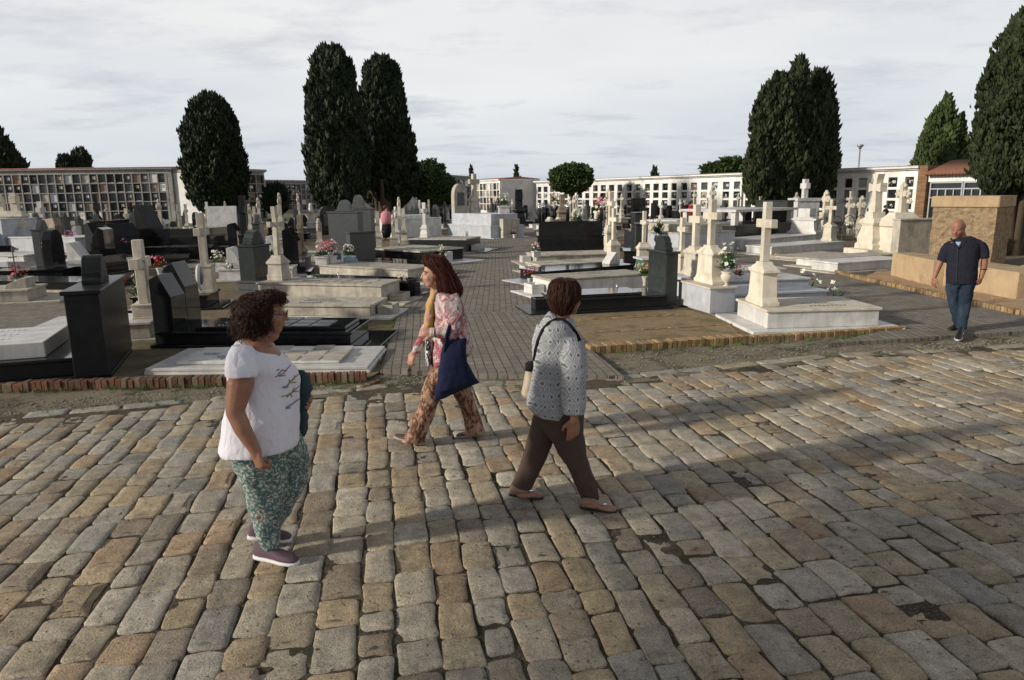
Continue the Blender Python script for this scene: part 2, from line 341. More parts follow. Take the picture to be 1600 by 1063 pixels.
PAL = [(.42, .375, .29), (.38, .36, .32), (.46, .43, .36), (.40, .31, .215), (.33, .33, .32), (.44, .37, .26), (.35, .295, .235), (.48, .46, .41), (.30, .27, .23), (.41, .40, .37)]
WT = [5, 5, 4, 3, 2, 4, 3, 3, 1, 4]
def stone_rings(cx, cy, hw, hl, ang, ztop, dome, rnd):
    """one worn sett: irregular rounded outline, soft shoulder, slightly domed top"""
    n = 16; c, s = math.cos(ang), math.sin(ang); out = []
    base = []; cr = [rnd.uniform(.010, .034) for _ in range(4)]; ji = lambda q: rnd.gauss(0, q)
    cor = [(hw + ji(.006), -hl + ji(.008)), (hw + ji(.006), hl + ji(.008)), (-hw + ji(.006), hl + ji(.008)), (-hw + ji(.006), -hl + ji(.008))]
    for q in range(4):
        p, a, b = cor[q], cor[q - 1], cor[(q + 1) % 4]; la = math.dist(p, a); lb = math.dist(p, b); r = cr[q]
        base.append((p[0] + (a[0] - p[0]) * r / la, p[1] + (a[1] - p[1]) * r / la))
        m_ = r * .32; base.append((p[0] + (a[0] - p[0]) * m_ / la + (b[0] - p[0]) * m_ / lb, p[1] + (a[1] - p[1]) * m_ / la + (b[1] - p[1]) * m_ / lb))
        base.append((p[0] + (b[0] - p[0]) * r / lb, p[1] + (b[1] - p[1]) * r / lb))
        t = rnd.uniform(.4, .6); mx_, my_ = p[0] + (b[0] - p[0]) * t, p[1] + (b[1] - p[1]) * t; g = rnd.gauss(0, .007)
        base.append((mx_ + g * (b[1] - p[1]) / lb, my_ - g * (b[0] - p[0]) / lb))
    tilt = (rnd.uniform(-.035, .035), rnd.uniform(-.025, .025))
    for ins, dz in ((0, -.05), (.0, -.008), (.0035, -.002), (.010, dome * .5), (.045, dome)):
        for x, y in base:
            l = math.hypot(x, y); X, Y = x - math.copysign(min(abs(x), ins), x), y - math.copysign(min(abs(y), ins), y)
            z = ztop + dz + (X * tilt[0] + Y * tilt[1] if dz > -.03 else 0) + (rnd.gauss(0, .0013) if dz > -.01 else 0)
            out.append((cx + X * c - Y * s, cy + X * s + Y * c, z))
    return out, n
def setts_build():
    V = []; F = []; T = []; rnd = random.Random(5); ang = math.radians(10)
    lim = [(-9, 12)]
    u = -10.5; cw = .2
    while u < 15:
        w = rnd.uniform(.176, .226); v = -1.2 + rnd.uniform(0, .3)
        while v < 12:
            l = rnd.uniform(.24, .40) if rnd.random() > .12 else rnd.uniform(.17, .24)
            sway = .04 * math.sin(v * .5 + u * .12) + .008 * math.sin(v * 1.7 + u)
            cu, cv = u + w / 2 + sway, v + l / 2 + .035 * math.sin(u * 1.3)
            p = U * cu + Vv * cv; v += l
            if p.y > edge_y(max(-15.9, min(21.9, p.x))) - .16 or p.y < .6 or p.x < -11 or p.x > 15: continue
            g = rnd.uniform(.002, .007) if rnd.random() > .12 else rnd.uniform(.008, .018)
            pts, n = stone_rings(p.x, p.y, w / 2 - g, l / 2 - g, ang + rnd.gauss(0, .02), rnd.gauss(0, .0035), rnd.uniform(.001, .006), rnd)
            b = len(V); V += pts
            for r in range(4):
                for k in range(n): F.append((b + r * n + k, b + r * n + (k + 1) % n, b + (r + 1) * n + (k + 1) % n, b + (r + 1) * n + k))
            for k in range(0, n - 2, 2):   # cap as quads
                if k == 0: continue
            q = b + 4 * n
            for k in range(1, n - 1, 2):
                F.append((q, q + k, q + k + 1, q + min(k + 2, n - 1)) if k + 2 <= n - 1 else (q, q + k, q + k + 1, q + k + 1))
            c = rnd.choices(PAL, WT)[0]; j = rnd.uniform(.8, 1.14)
            T += [(c[0] * j * 1.12, c[1] * j * 1.07, c[2] * j * 1.0, rnd.random())] * len(pts)
        u += w
    # edge row of long flat stones
    for (a, b_), (c_, d) in zip(edge[1:], edge[2:-1]):
        A = Vector((a, b_, 0)); B = Vector((c_, d, 0)); D = (B - A).normalized(); s = .2
        while s < (B - A).length - .2:
            l = rnd.uniform(.35, .62); p = A + D * (s + l / 2); s += l + .02
            if rnd.random() < .12: continue
            pts, n = stone_rings(p.x, p.y + .03, .10, l / 2, math.atan2(D.y, D.x) - math.pi / 2 + rnd.gauss(0, .02), rnd.gauss(.004, .004), .004, rnd)
            b = len(V); V += pts
            for r in range(4):
                for k in range(n): F.append((b + r * n + k, b + r * n + (k + 1) % n, b + (r + 1) * n + (k + 1) % n, b + (r + 1) * n + k))
            q = b + 4 * n
            for k in range(1, n - 1, 2): F.append((q, q + k, q + k + 1, q + min(k + 2, n - 1)) if k + 2 <= n - 1 else (q, q + k, q + k + 1, q + k + 1))
            c = rnd.choices(PAL, WT)[0]; T += [(c[0], c[1], c[2], rnd.random())] * len(pts)
    F = [f for f in F if len(set(f)) == 4]
    tri = None
    o = npmesh('cobbled_road', V, F, M['setts'], smooth=True, tint=T); tag(o, kind='structure'); return o
setts_build()
def bed():
    V = []; F = []; nx, ny = 560, 230
    for i in range(nx + 1):
        x = -10 + 20 * i / nx
        e = edge_y(x)
        for j in range(ny + 1):
            y = 1.2 + (e + .12 - 1.2) * j / ny; d = e - y; z = -.011 + noise.noise(Vector((x * 2.1, y * 2.1, 4))) * .012 + noise.noise(Vector((x * 14, y * 14, 1))) * .008
            z += max(0, 1 - d / .9) * (.009 + .014 * noise.noise(Vector((x * 1.3, y * 1.3, 9)))); V.append((x, y, min(z, .003)))
    for i in range(nx):
        for j in range(ny): q = i * (ny + 1) + j; F.append((q, q + ny + 1, q + ny + 2, q + 1))
    tag(npmesh('joint_soil', V, F, M['joint'], smooth=True), kind='structure')
bed()
def strip(name, A, B, z, mat, nx=120, ny=10, amp=.012, seed=0, label=None):
    """uneven ground between two polylines"""
    def at(P, t):
        Ls = [math.dist(a, b) for a, b in zip(P, P[1:])]; s = t * sum(Ls)
        for (a, b), l in zip(zip(P, P[1:]), Ls):
            if s <= l: return (a[0] + (b[0] - a[0]) * s / l, a[1] + (b[1] - a[1]) * s / l)
            s -= l
        return P[-1]
    V = []; F = []
    for i in range(nx + 1):
        a, b = at(A, i / nx), at(B, i / nx)
        for j in range(ny + 1):
            t = j / ny; x, y = a[0] + (b[0] - a[0]) * t, a[1] + (b[1] - a[1]) * t
            V.append((x, y, z + amp * noise.noise(Vector((x * 3, y * 3, seed))) * 2 + amp * noise.noise(Vector((x * 11, y * 11, seed)))))
    for i in range(nx):
        for j in range(ny): q = i * (ny + 1) + j; F.append((q, q + ny + 1, q + ny + 2, q + 1))
    return tag(npmesh(name, V, F, mat, smooth=True), kind='structure')
kerbL = [(-14, 7.33), (-5.87, 7.79), (-1.74, 8.02)]
kerbC = [(1.06, 9.42), (3.4, 10.0), (5.96, 10.64)]
front = [(-14, 7.4), (-5.87, 7.86), (-1.72, 8.09), (-1.60, 8.36), (1.2, 8.12), (1.06, 9.50), (5.96, 10.72), (4.6, 9.66), (7.9, 10.42), (22, 13.6)]
strip('verge', [(-14, 6.1), (-5.14, 6.5), (-3.48, 7.04), (-1.5, 7.52), (.89, 7.68), (4.2, 8.8), (4.75, 8.95), (7.12, 9.25), (14, 10.6)],
      [(-14, 7.42), (-5.87, 7.88), (-3.6, 8.0), (-1.60, 8.42), (1.06, 9.52), (4.2, 10.3), (5.96, 10.74), (7.9, 10.5), (14, 11.9)], -.004, M['verge'], 260, 26, .010, 3)
# cemetery soil behind the kerbs
sheet('cemetery_earth', [(-14, 7.42), (-5.87, 7.88), (-1.70, 8.11), (-1.58, 8.6), (1.1, 8.6), (1.06, 9.52), (5.96, 10.74), (7.9, 10.6), (16, 12.4), (60, 22), (60, 160), (-80, 160), (-80, 7.4)], .028, M['earth'])
def rnd_pebbles(name, n, region, label, mat, smin=.008, smax=.03, seed=1):
    rnd = random.Random(seed); V = []; F = []; b = 0
    ico = [(0, 0, .8), (1, 0, 0), (.2, .9, .1), (-.9, .3, 0), (-.4, -.9, .1), (.5, -.7, .2)]
    fc = [(0, 1, 2), (0, 2, 3), (0, 3, 4), (0, 4, 5), (0, 5, 1)]
    for _ in range(n):
        x, y, z = region(rnd); s = rnd.uniform(smin, smax); a = rnd.uniform(0, 6.28); c, q = math.cos(a), math.sin(a)
        for (px, py, pz) in ico: V.append((x + (px * c - py * q) * s * rnd.uniform(.7, 1.2), y + (px * q + py * c) * s, z + pz * s * .7))
        for f in fc: F.append(tuple(b + i for i in f))
        b += 6
    o = npmesh(name, V, F, mat); tag(o, label, name.replace('_', ' '), kind='stuff'); return o
def on_verge(rnd):
    t = rnd.random(); x = -7 + 15 * t; lo = edge_y(x) + .05; hi = lo + (.55 if x < 0 else 1.1 if x < 5.5 else .4); return x, rnd.uniform(lo, hi), .0
rnd_pebbles('loose_pebbles', 2600, on_verge, 'small loose pebbles and crumbs of mortar on the strip beside the cobbles', M['concrete'], .006, .022)
def weeds(name, n, region, label, seed, hmin=.02, hmax=.07):
    rnd = random.Random(seed); V = []; F = []
    for _ in range(n):
        x, y, z = region(rnd)
        for q in range(rnd.randint(5, 11)):
            a = rnd.uniform(0, 6.28); h = rnd.uniform(hmin, hmax); l = rnd.uniform(.01, .05); w_ = .0035; px, py = x + rnd.gauss(0, .018), y + rnd.gauss(0, .018); b = len(V)
            V += [(px - math.sin(a) * w_, py + math.cos(a) * w_, z), (px + math.sin(a) * w_, py - math.cos(a) * w_, z), (px + math.cos(a) * l, py + math.sin(a) * l, z + h)]; F.append((b, b + 1, b + 2))
    tag(npmesh(name, V, F, M['grassm']), label, 'weeds', kind='stuff')
def on_edges(rnd):
    q = rnd.random()
    if q < .35: t = rnd.random(); x = -6 + 4.3 * t; return x, 7.74 + t * .22 + rnd.gauss(0, .03), .0
    if q < .6: t = rnd.random(); return 1.2 + 4.6 * t, 9.36 + t * 1.1 + rnd.gauss(0, .05) - .04, .0
    if q < .8: t = rnd.random(); return -1.62 - .45 * t + rnd.gauss(-.05, .05), 8.4 + 4.3 * t, .03
    t = rnd.random(); x = -6 + 12 * t; return x, edge_y(x) + rnd.gauss(.1, .12), .0
weeds('weeds', 420, on_edges, 'small green weeds growing along the brick kerbs and path edges', 3)
def dry_leaves(n):
    rnd = random.Random(9); V = []; F = []
    for _ in range(n):
        x = rnd.uniform(-6, 9); y = rnd.uniform(3, edge_y(x) + 1.0); a = rnd.uniform(0, 6.28); s = rnd.uniform(.012, .03); c, q = math.cos(a) * s, math.sin(a) * s; z = .012 + rnd.random() * .004; b = len(V)
        V += [(x - c, y - q, z), (x - q * .5, y + c * .5, z + .006), (x + c, y + q, z + .003), (x + q * .5, y - c * .5, z + .004)]; F.append((b, b + 1, b + 2, b + 3))
    tag(npmesh('dry_leaves', V, F, flat('dry_leaf', (.16, .09, .04), .8, .4, 9)), 'small dry brown leaves scattered over the cobbles and verge', 'leaves', kind='stuff')
dry_leaves(230)
# paved paths (grey pavers)
def path(name, pts, z, ang, thick=.055):
    a = math.radians(ang); return sheet(name, pts, z, M['pavers'], (Vector((math.cos(a), math.sin(a), 0)), Vector((-math.sin(a), math.cos(a), 0))), thick=thick)
path('path', [(-1.62, 8.38), (-.86, 8.28), (-.84, 8.16), (1.30, 7.98), (.95, 10.2), (.62, 12.6), (-2.07, 12.75)], .05, 97)
path('path', [(-2.07, 12.755), (.62, 12.605), (.33, 17.5), (.80, 24.9), (1.25, 33.6), (1.5, 46), (-1.5, 46), (-1.8, 32), (-2.15, 24), (-2.28, 16.6)], .05, 91)
KR = [tuple(G(*p).xy) for p in ((1760, 520), (1593, 495), (1478, 471), (1340, 438))]
path('path', [(4.42, 9.62), (7.7, 10.33), (13, 11.5)] + KR + [(8.55, 18.8), (9.0, 25), (9.3, 32), (6.4, 32), (6.3, 25), (6.1, 18), (6.0, 13), (6.05, 10.78)], .05, 84)
path('path', [(6.4, 32.005), (9.3, 32.005), (22, 34), (22, 39), (9.5, 39), (6.2, 37), (1.6, 37), (1.5, 34.5), (6.4, 34.5)], .046, 78)
path('path', [(-14, 15.2), (-8.6, 14.2), (-7.6, 11.0), (-6.6, 8.2), (-9.2, 8.0), (-14, 9)], .05, 100)
path('path', [(-40, 26), (-14, 24.2), (-8.2, 20.4), (-8.0, 22), (-13.5, 26.6), (-40, 29)], .05, 100)
sheet('sand_path', [(-30, 47), (-8, 46.5), (-6, 50), (-30, 51)], .036, M['redsand'])
sheet('lawn', [(-32, 51.5), (-8, 50.5), (-9, 70), (-32, 80)], .040, M['grassm'])
# brick kerbs
def bricks(name, A, B, w, h, d, z0, label, cols, seed=0, cat='kerb'):
    rnd = random.Random(seed); V = []; F = []; T = []; A = Vector((*A, 0)); B = Vector((*B, 0)); D = (B - A); Ln = D.length; D.normalize(); Nn = Vector((-D.y, D.x, 0)); s = 0
    while s < Ln:
        ww = w * rnd.uniform(.9, 1.1); p = A + D * s; hh = h + rnd.gauss(0, .004); j = rnd.gauss(0, .006); g = .006; b = len(V); e = .006
        for z, i_ in ((z0, 0), (z0 + hh - e, 0), (z0 + hh, e)):
            for (a_, n_) in ((g + i_, i_), (ww - g - i_, i_), (ww - g - i_, d - i_), (g + i_, d - i_)):
                q = p + D * a_ + Nn * (n_ + j); V.append((q.x, q.y, z))
        for r in range(2):
            for k in range(4): F.append((b + r * 4 + k, b + r * 4 + (k + 1) % 4, b + (r + 1) * 4 + (k + 1) % 4, b + (r + 1) * 4 + k))
        F.append((b + 8, b + 9, b + 10, b + 11)); c = rnd.choice(cols); jj = rnd.uniform(.75, 1.15); T += [(c[0] * jj, c[1] * jj, c[2] * jj, 1)] * 12; s += ww
    o = npmesh(name, V, F, M['brick'], tint=T); return tag(o, label, cat)
RED = [(.17, .08, .052), (.20, .10, .065), (.21, .15, .10), (.13, .065, .045), (.23, .17, .115), (.15, .09, .062)]
OCH = [(.36, .24, .12), (.33, .215, .11), (.39, .27, .145), (.30, .20, .11)]
bricks('brick_kerb', (-5.6, 7.79), (-1.74, 8.0), .072, .13, .12, -.02, 'row of worn red and ochre bricks edging the white and black graves by the cobbles', RED, 1)
bricks('brick_kerb', (-9.5, 7.5), (-5.62, 7.785), .12, .10, .12, -.02, 'broken brick edging under the black grave at the corner of the cobbles', RED, 6)
bricks('brick_kerb', (1.06, 9.36), (3.4, 9.93), .075, .12, .21, -.02, 'yellow brick edging of the empty sandy plot facing the cobbles', OCH, 2)
bricks('brick_kerb', (3.42, 9.935), (6.05, 10.57), .075, .11, .12, -.02, 'yellow brick edging in front of the white marble cross grave', OCH, 3)
bricks('brick_kerb', KR[1], KR[3], .075, .10, .12, .03, 'yellow brick edging of the gravel bed beside the rough stone plinth', OCH, 4)
bricks('brick_kerb', KR[0], KR[1], .075, .10, .12, .03, 'yellow brick edging of the gravel bed at the right end by the cobbles', OCH, 14)
bricks('brick_kerb', (KR[3][0], KR[3][1] + .1), (9.1, 27), .14, .09, .10, .03, 'thin brick edging along the feet of the white graves beside the curving path', OCH, 5)
bricks('brick_kerb', (1.25, 10.62), (4.0, 11.3), .12, .018, .04, .03, 'thin flat line of bricks dividing the empty sandy plot', OCH, 8)
bricks('brick_kerb', (1.15, 11.75), (3.1, 12.2), .12, .018, .04, .03, 'thin flat line of bricks at the back of the sandy plot beside the black grave', OCH, 9)
bricks('brick_kerb', (-1.58, 8.1), (-1.72, 7.78), .10, .03, .05, -.0, 'loose broken brick lying flat at the corner of the paved path', RED, 10)
sheet('sandy_plot', [(1.12, 9.56), (3.4, 10.15), (3.75, 12.75), (.95, 12.3)], .034, M['sand'])
strip('gravel_bed', [(KR[3][0] + .12, KR[3][1]), (KR[2][0] + .12, KR[2][1]), (KR[1][0] + .12, KR[1][1] + .1), (KR[0][0] + .1, KR[0][1] + .15)], [(9.6, 18.4), (11.5, 18.2), (14, 17.8), (18, 16)], .065, M['gravel'], 80, 50, .010, 9)
def on_gravel(rnd):
    a = rnd.random(); t = rnd.random() ** 1.5; x = 8.7 + a * 3.5; return x + 0.3, 12.2 + (1 - a) * 1.2 + t * 3.5, .07
rnd_pebbles('loose_gravel', 2200, on_gravel, 'orange gravel stones scattered on the bed beside the ochre blocks', M['gravel'], .008, .022, 4)
# ================= GRAVES =================
GZ = .03
def PX(p, dz=GZ): return G(p[0], p[1], p[2] if len(p) > 2 else dz)
def cross_mb(mb, x, z, H, bw, t, kind='plain', m=0, y=0):
    """cross in the y-z plane, face towards x"""
    zb = z + H * .64; bt = t * 1.15
    if kind == 'trefoil':
        mb.prism([(y - t * .45, z), (y + t * .45, z), (y + t * .4, z + H * .9), (y - t * .4, z + H * .9)], x - t / 2, x + t / 2, 'x', m)
        mb.box(x - t * .42, x + t * .42, y - bw / 2 + t * .3, y + bw / 2 - t * .3, zb - t * .4, zb + t * .4, m)
        for (yy, z2) in ((-bw / 2 + t * .3, zb), (bw / 2 - t * .3, zb), (0, z + H * .92)):
            for k in range(3):
                a = {0: math.pi, 1: 0, 2: math.pi / 2}[[-bw / 2 + t * .3, bw / 2 - t * .3, 0].index(yy)] + (k - 1) * 1.5
                mb.ell((x, y + yy + math.cos(a) * t * .42, z2 + math.sin(a) * t * .42), (t * .40, t * .38, t * .38), n=8, k=6, m=m)
        mb.ell((x, y, zb), (t * .55, t * .9, t * .9), n=10, k=6, m=m)
    elif kind == 'splay':
        mb.prism([(y - t * .6, z), (y + t * .6, z), (y + t * .36, zb - t * .5), (y + t * .36, zb + t), (y + t * .62, z + H), (y - t * .62, z + H), (y - t * .36, zb + t), (y - t * .36, zb - t * .5)], x - t / 2, x + t / 2, 'x', m)
        mb.prism([(y - bw / 2, zb - t * .6), (y, zb - t * .33), (y + bw / 2, zb - t * .6), (y + bw / 2, zb + t * .6), (y, zb + t * .33), (y - bw / 2, zb + t * .6)], x - t / 2 + .003, x + t / 2 - .003, 'x', m)
    else:
        mb.box(x - t / 2, x + t / 2, y - t / 2, y + t / 2, z, z + H, m)
        mb.box(x - t / 2 + .003, x + t / 2 - .003, y - bw / 2, y + bw / 2, zb - bt / 2, zb + bt / 2, m)
def ped_mb(mb, x0, dx, w, z, h, m=0, y=0, kind='std'):
    if kind == 'std':
        o = [(.50, 0), (.50, .09), (.45, .12), (.40, .20), (.36, .70), (.38, .74), (.45, .76), (.45, .83), (.36, .85), (.30, .90), (.20, .94), (.17, 1.0)]
    elif kind == 'box': o = [(.5, 0), (.5, .1), (.46, .1), (.46, .9), (.52, .92), (.52, 1)]
    elif kind == 'roof': o = [(.5, 0), (.5, .22), (.44, .26), (.40, .62), (.50, .66), (.50, .74), (.24, .92), (.16, 1.0)]
    elif kind == 'scroll': o = [(.5, 0), (.5, .12), (.42, .16), (.44, .3), (.36, .45), (.30, .62), (.40, .70), (.36, .8), (.22, .84), (.2, 1)]
    elif kind == 'arch': o = [(.46, 0), (.46, .6)] + [(.46 * math.cos(a), .6 + .4 * math.sin(a)) for a in (.2, .5, .8, 1.1, 1.4)]
    # stepped body: every ring is scaled in depth too
    v = []; f = []; n = len(o)
    for hw, t in o:
        d = dx * (.5 + (hw - .36) * .7) if kind != 'arch' else dx * .42
        d = max(d, .03)
        for sx, sy in ((-1, -1), (1, -1), (1, 1), (-1, 1)): v.append((x0 + sx * d, y + sy * hw * w, z + t * h))
    for i in range(n - 1):
        for k in range(4): f.append((i * 4 + k, i * 4 + (k + 1) % 4, (i + 1) * 4 + (k + 1) % 4, (i + 1) * 4 + k))
    f.append((3, 2, 1, 0)); f.append(tuple((n - 1) * 4 + k for k in range(4))); mb.add(v, f, m)
def head_parts(root, spec, mats, near=True):
    """spec: dict(kind=..., x=, z=, w=, h=, ch=, t=)"""
    k = spec['kind']; x = spec.get('x', .2); z = spec.get('z', 0); w = spec.get('w', .6); h = spec.get('h', .6); bv = .008 if near else 0; m = spec.get('mat', mats); y = spec.get('y', 0)
    if k == 'cross':
        mb = MB(); ped_mb(mb, x, spec.get('d', .26), w, z, h, y=y, kind=spec.get('ped', 'std')); obj('pedestal', mb, m, root, bv)
        mb = MB(); t = spec.get('t', .11); cross_mb(mb, x, z + h, spec['ch'], spec.get('bw', spec['ch'] * .55), t, spec.get('ck', 'plain'), y=y); obj('cross', mb, m, root, bv)
        if spec.get('corpus'):
            mb = MB(); zc = z + h + spec['ch'] * .64; X = x - t * .6
            mb.ell((X, y, zc + .03), (.022, .022, .03), n=8, k=6); mb.tube([(X, y, zc), (X, y, zc - .1), (X, y, zc - .25), (X, y, zc - .36)], [.03, .028, .022, .012], 8); mb.tube([(X, y - .13, zc + .05), (X, y, zc), (X, y + .13, zc + .05)], .011, 6); obj('figure', mb, m, root)
    elif k == 'crossonly':
        mb = MB(); cross_mb(mb, x, z, spec['ch'], spec.get('bw', spec['ch'] * .55), spec.get('t', .1), spec.get('ck', 'plain'), y=y); obj('cross', mb, m, root, bv)
    elif k == 'penta':
        mb = MB(); d = spec.get('d', .3); mb.prism([(x, z), (x + d, z), (x + d, z + h * .68), (x + d * .45, z + h), (x, z + h * .93)], y - w / 2, y + w / 2, 'y'); obj('headstone', mb, m, root, .006)
    elif k == 'slab':
        mb = MB(); d = spec.get('d', .2); mb.box(x, x + d, y - w / 2, y + w / 2, z, z + h); obj('headstone', mb, m, root, .008)
        mb = MB(); mb.box(x - .03, x + d + .03, y - w / 2 - .03, y + w / 2 + .03, z + h + .001, z + h + .05); obj('cap', mb, m, root, .008)
        if spec.get('crest'):
            c = spec['crest']; mb = MB(); mb.prism([(y - .26, z + h + .052), (y + .26, z + h + .052), (y + .26, z + h + .10), (y + .21, z + h + .13), (y + .21, z + h + .2), (y + .17, z + h + .2)] + [(y + .17 * math.cos(a), z + h + .2 + c * math.sin(a)) for a in (.25, .6, 1, 1.4, 1.75, 2.15, 2.55, 2.9)] + [(y - .17, z + h + .2), (y - .21, z + h + .2), (y - .21, z + h + .13), (y - .26, z + h + .10)], x + d * .2, x + d * .8, 'x'); obj('crest', mb, m, root, .006)
    elif k == 'arch':
        mb = MB(); d = spec.get('d', .12); mb.prism([(y - w / 2, z), (y + w / 2, z), (y + w / 2, z + h * .62)] + [(y + w / 2 * math.cos(a), z + h * .62 + h * .38 * math.sin(a)) for a in (.3, .65, 1, 1.35, 1.75, 2.1, 2.45, 2.8)] + [(y - w / 2, z + h * .62)], x, x + d, 'x'); obj('headstone', mb, m, root, .006)
        mb = MB(); mb.box(x + d + .002, x + d + .012, y - w * .28, y + w * .28, z + h * .25, z + h * .7); obj('inscription_panel', mb, M['grey'] if m is not M['grey'] else M['marble'], root)
    elif k == 'slant':
        mb = MB(); d = spec.get('d', .5); mb.prism([(x, z), (x + d, z), (x + d * .9, z + .08), (x + d * .25, z + h), (x, z + h)], y - w / 2, y + w / 2, 'y'); obj('headstone', mb, m, root, .006)
def deco_lid(root, kind, x0, x1, W, z, rnd, dark):
    """raised plates, letters and relief crosses on the lid"""
    if kind == 'plates':
        mb = MB(); n = 4; xs = x0 + (x1 - x0) * .36
        for i in range(n):
            for j in range(3):
                if rnd.random() < .15: continue
                a = xs + i * (x1 - xs) * .22; mb.box(a, a + (x1 - xs) * .19, -W * .38 + j * W * .27, -W * .38 + j * W * .27 + W * .22, z, z + .009)
        obj('name_plates', mb, M['marble_old'] if not dark else M['grey'], root)
    if kind in ('letters', 'plates2', 'plates'):
        mb = MB()
        for r in range(rnd.randint(2, 3)):
            xx = x0 + .25 + r * .0; yy = -W * .3 + r * W * .22
            for q in range(rnd.randint(7, 12)):
                l = rnd.choice([.03, .045, .05]); mb.box(xx, xx + l * .6, yy, yy + .055, z, z + .006); xx += l + .02
        obj('lettering', mb, M['chrome'] if dark else M['grey'], root)
    if kind == 'relief':
        mb = MB(); xm = x0 + (x1 - x0) * .12; mb.box(xm, x0 + (x1 - x0) * .52, -.03, .03, z, z + .02); mb.box(xm + .22, xm + .34, -.2, .2, z, z + .022); obj('relief_cross', mb, M['marble'], root)
    if kind == 'studs':
        for (a, b) in ((x0 + .1, -W / 2 + .1), (x0 + .1, W / 2 - .1), (x1 - .1, -W / 2 + .1), (x1 - .1, W / 2 - .1)):
            mb = MB(); mb.lathe([(.03, z), (.03, z + .01), (.012, z + .015), (.03, z + .04), (.02, z + .06), (.003, z + .065)], a, b, 8)
            obj('chrome_stud', mb, M['chrome'], root)
CNT = {'g': 0}
def grave(label, A, B, W, H, mat, lid=None, head=None, heads=None, plinth=(.1, .3, .08), pm=None, foot=None, deco=None, step=None, cat='grave', group=None, name='grave', z0=GZ, side=None, sunk=False):
    a, b = PX(A), PX(B); d = (b - a); Ln = d.length; d.normalize(); n = Vector((-d.y, d.x, 0))
    if n.dot(Vector((a.x + b.x, a.y + b.y, 0))) < 0: n = -n
    c = a + n * W / 2; rz = math.atan2(d.y, d.x)
    root = thing(name, label, cat, (c.x, c.y, z0), rz, group); rnd = random.Random(len(label) * 7 + int(A[0])); near = c.length < 24; bv = .008 if near else 0
    dark = mat in (M['black'], M['black_mat'], M['darkgreen'], M['grey'])
    if plinth:
        e0, e1, es = plinth; mb = MB(); mb.box(-e0, Ln + e1, -W / 2 - es, W / 2 + es, -.06, .045); obj('plinth', mb, pm or mat, root, bv)
    z = .047
    mb = MB(); mb.box(.0, Ln, -W / 2, W / 2, z, H - .045); obj('chest', mb, mat, root, bv)
    mb = MB(); mb.box(-.03, Ln + .03, -W / 2 - .03, W / 2 + .03, H - .043, H); obj('lid', mb, lid or mat, root, bv)
    zt = H
    if step:
        s = step; mb = MB(); mb.box(s[0], Ln - s[1], -W / 2 + s[2], W / 2 - s[2], H + .002, H + s[3]); obj('upper_lid', mb, s[4] if len(s) > 4 else (lid or mat), root, bv); zt = H + s[3]
    if deco: deco_lid(root, deco, .55, Ln - .15, W, zt + .001, rnd, dark if lid is None else lid in (M['black'], M['black_mat'], M['grey'], M['darkgreen']))
    if foot:
        mb = MB(); fw, fh = foot[:2]; x0 = Ln + .05; w = fw / 2
        mb.box(x0, x0 + .28, -w, w, .047, .047 + fh * .6); mb.box(x0, x0 + .28, -w, -w + .035, .05 + fh * .6, .047 + fh); mb.box(x0, x0 + .28, w - .035, w, .05 + fh * .6, .047 + fh); mb.box(x0, x0 + .035, -w + .036, w - .036, .05 + fh * .6, .045 + fh); mb.box(x0 + .245, x0 + .28, -w + .036, w - .036, .05 + fh * .6, .045 + fh); obj('planter', mb, foot[2] if len(foot) > 2 else mat, root, .004)
    for hs in ([head] if head else []) + (heads or []):
        hs = dict(hs); hs.setdefault('z', zt + .001); head_parts(root, hs, hs.get('mat', mat), near)
    return root
def cross_mon(label, p, top, w=.5, mat=None, ped='std', ph=.45, ck='plain', t=.1, d=.26, base=None, rz=None, bw=None, cat='cross monument', name='stone_cross', corpus=False, group=None, zb=GZ):
    """a cross on its pedestal at pixel p whose top reaches pixel row top"""
    g = PX(p, zb); H = ztop(g, top) - zb; rz = math.radians(8) if rz is None else rz
    r = thing(name, label, cat, (g.x, g.y, zb), rz, group); near = g.length < 24; z = 0
    if base: mb = MB(); mb.box(-base[0] / 2, base[0] / 2, -base[1] / 2, base[1] / 2, -.03, base[2]); obj('base_block', mb, base[3] if len(base) > 3 else mat, r, .01 if near else 0); z = base[2] + .002
    h = (H - z) * ph; ch = H - z - h
    head_parts(r, dict(kind='cross', x=0, z=z, w=w, h=h, ch=ch, t=t, d=d, ped=ped, ck=ck, bw=bw or min(.65, ch * .55), corpus=corpus), mat, near); return r
WM, CR, TN, BK, BM_, GR, MO, MBL, DG = M['marble'], M['cream'], M['tan'], M['black'], M['black_mat'], M['grey'], M['marble_old'], M['marble_blue'], M['darkgreen']
# ---- row of graves running left from the paved path, from the cobbles backwards
grave('low white marble grave with a relief cross lying behind the red brick kerb', (232, 578, .09), (572, 574, .09), 1.12, .08, WM, deco='plates', plinth=(.05, .05, .02), step=(.28, .36, .14, .045), heads=[dict(kind='crossonly', x=-9, ch=.01)] if False else None)
_g = bpy.data.objects['grave']
mb = MB(); mb.box(.46, 1.5, -.03, .03, .128, .146); mb.box(.7, .84, -.2, .2, .128, .149); obj('relief_cross', mb, MBL, _g)
grave('polished black granite grave with twin angular headstones, second from the cobbles beside the paved path', (248, 541, .05), (548, 541, .05), 1.0, .23, BK, deco='plates', plinth=(.1, .45, .06), step=(.5, .1, .12, .05),
      heads=[dict(kind='penta', x=-.06, z=.05, w=.40, h=1.0, d=.3, y=-.27), dict(kind='penta', x=-.12, z=.05, w=.42, h=1.12, d=.3, y=.26)])
grave('worn marble grave with long flat lid and carved letters, third from the cobbles', (395, 495, .05), (579, 497, .05), .92, .25, MO, deco='letters', foot=(.42, .16), pm=WM, plinth=(.1, .42, .05))
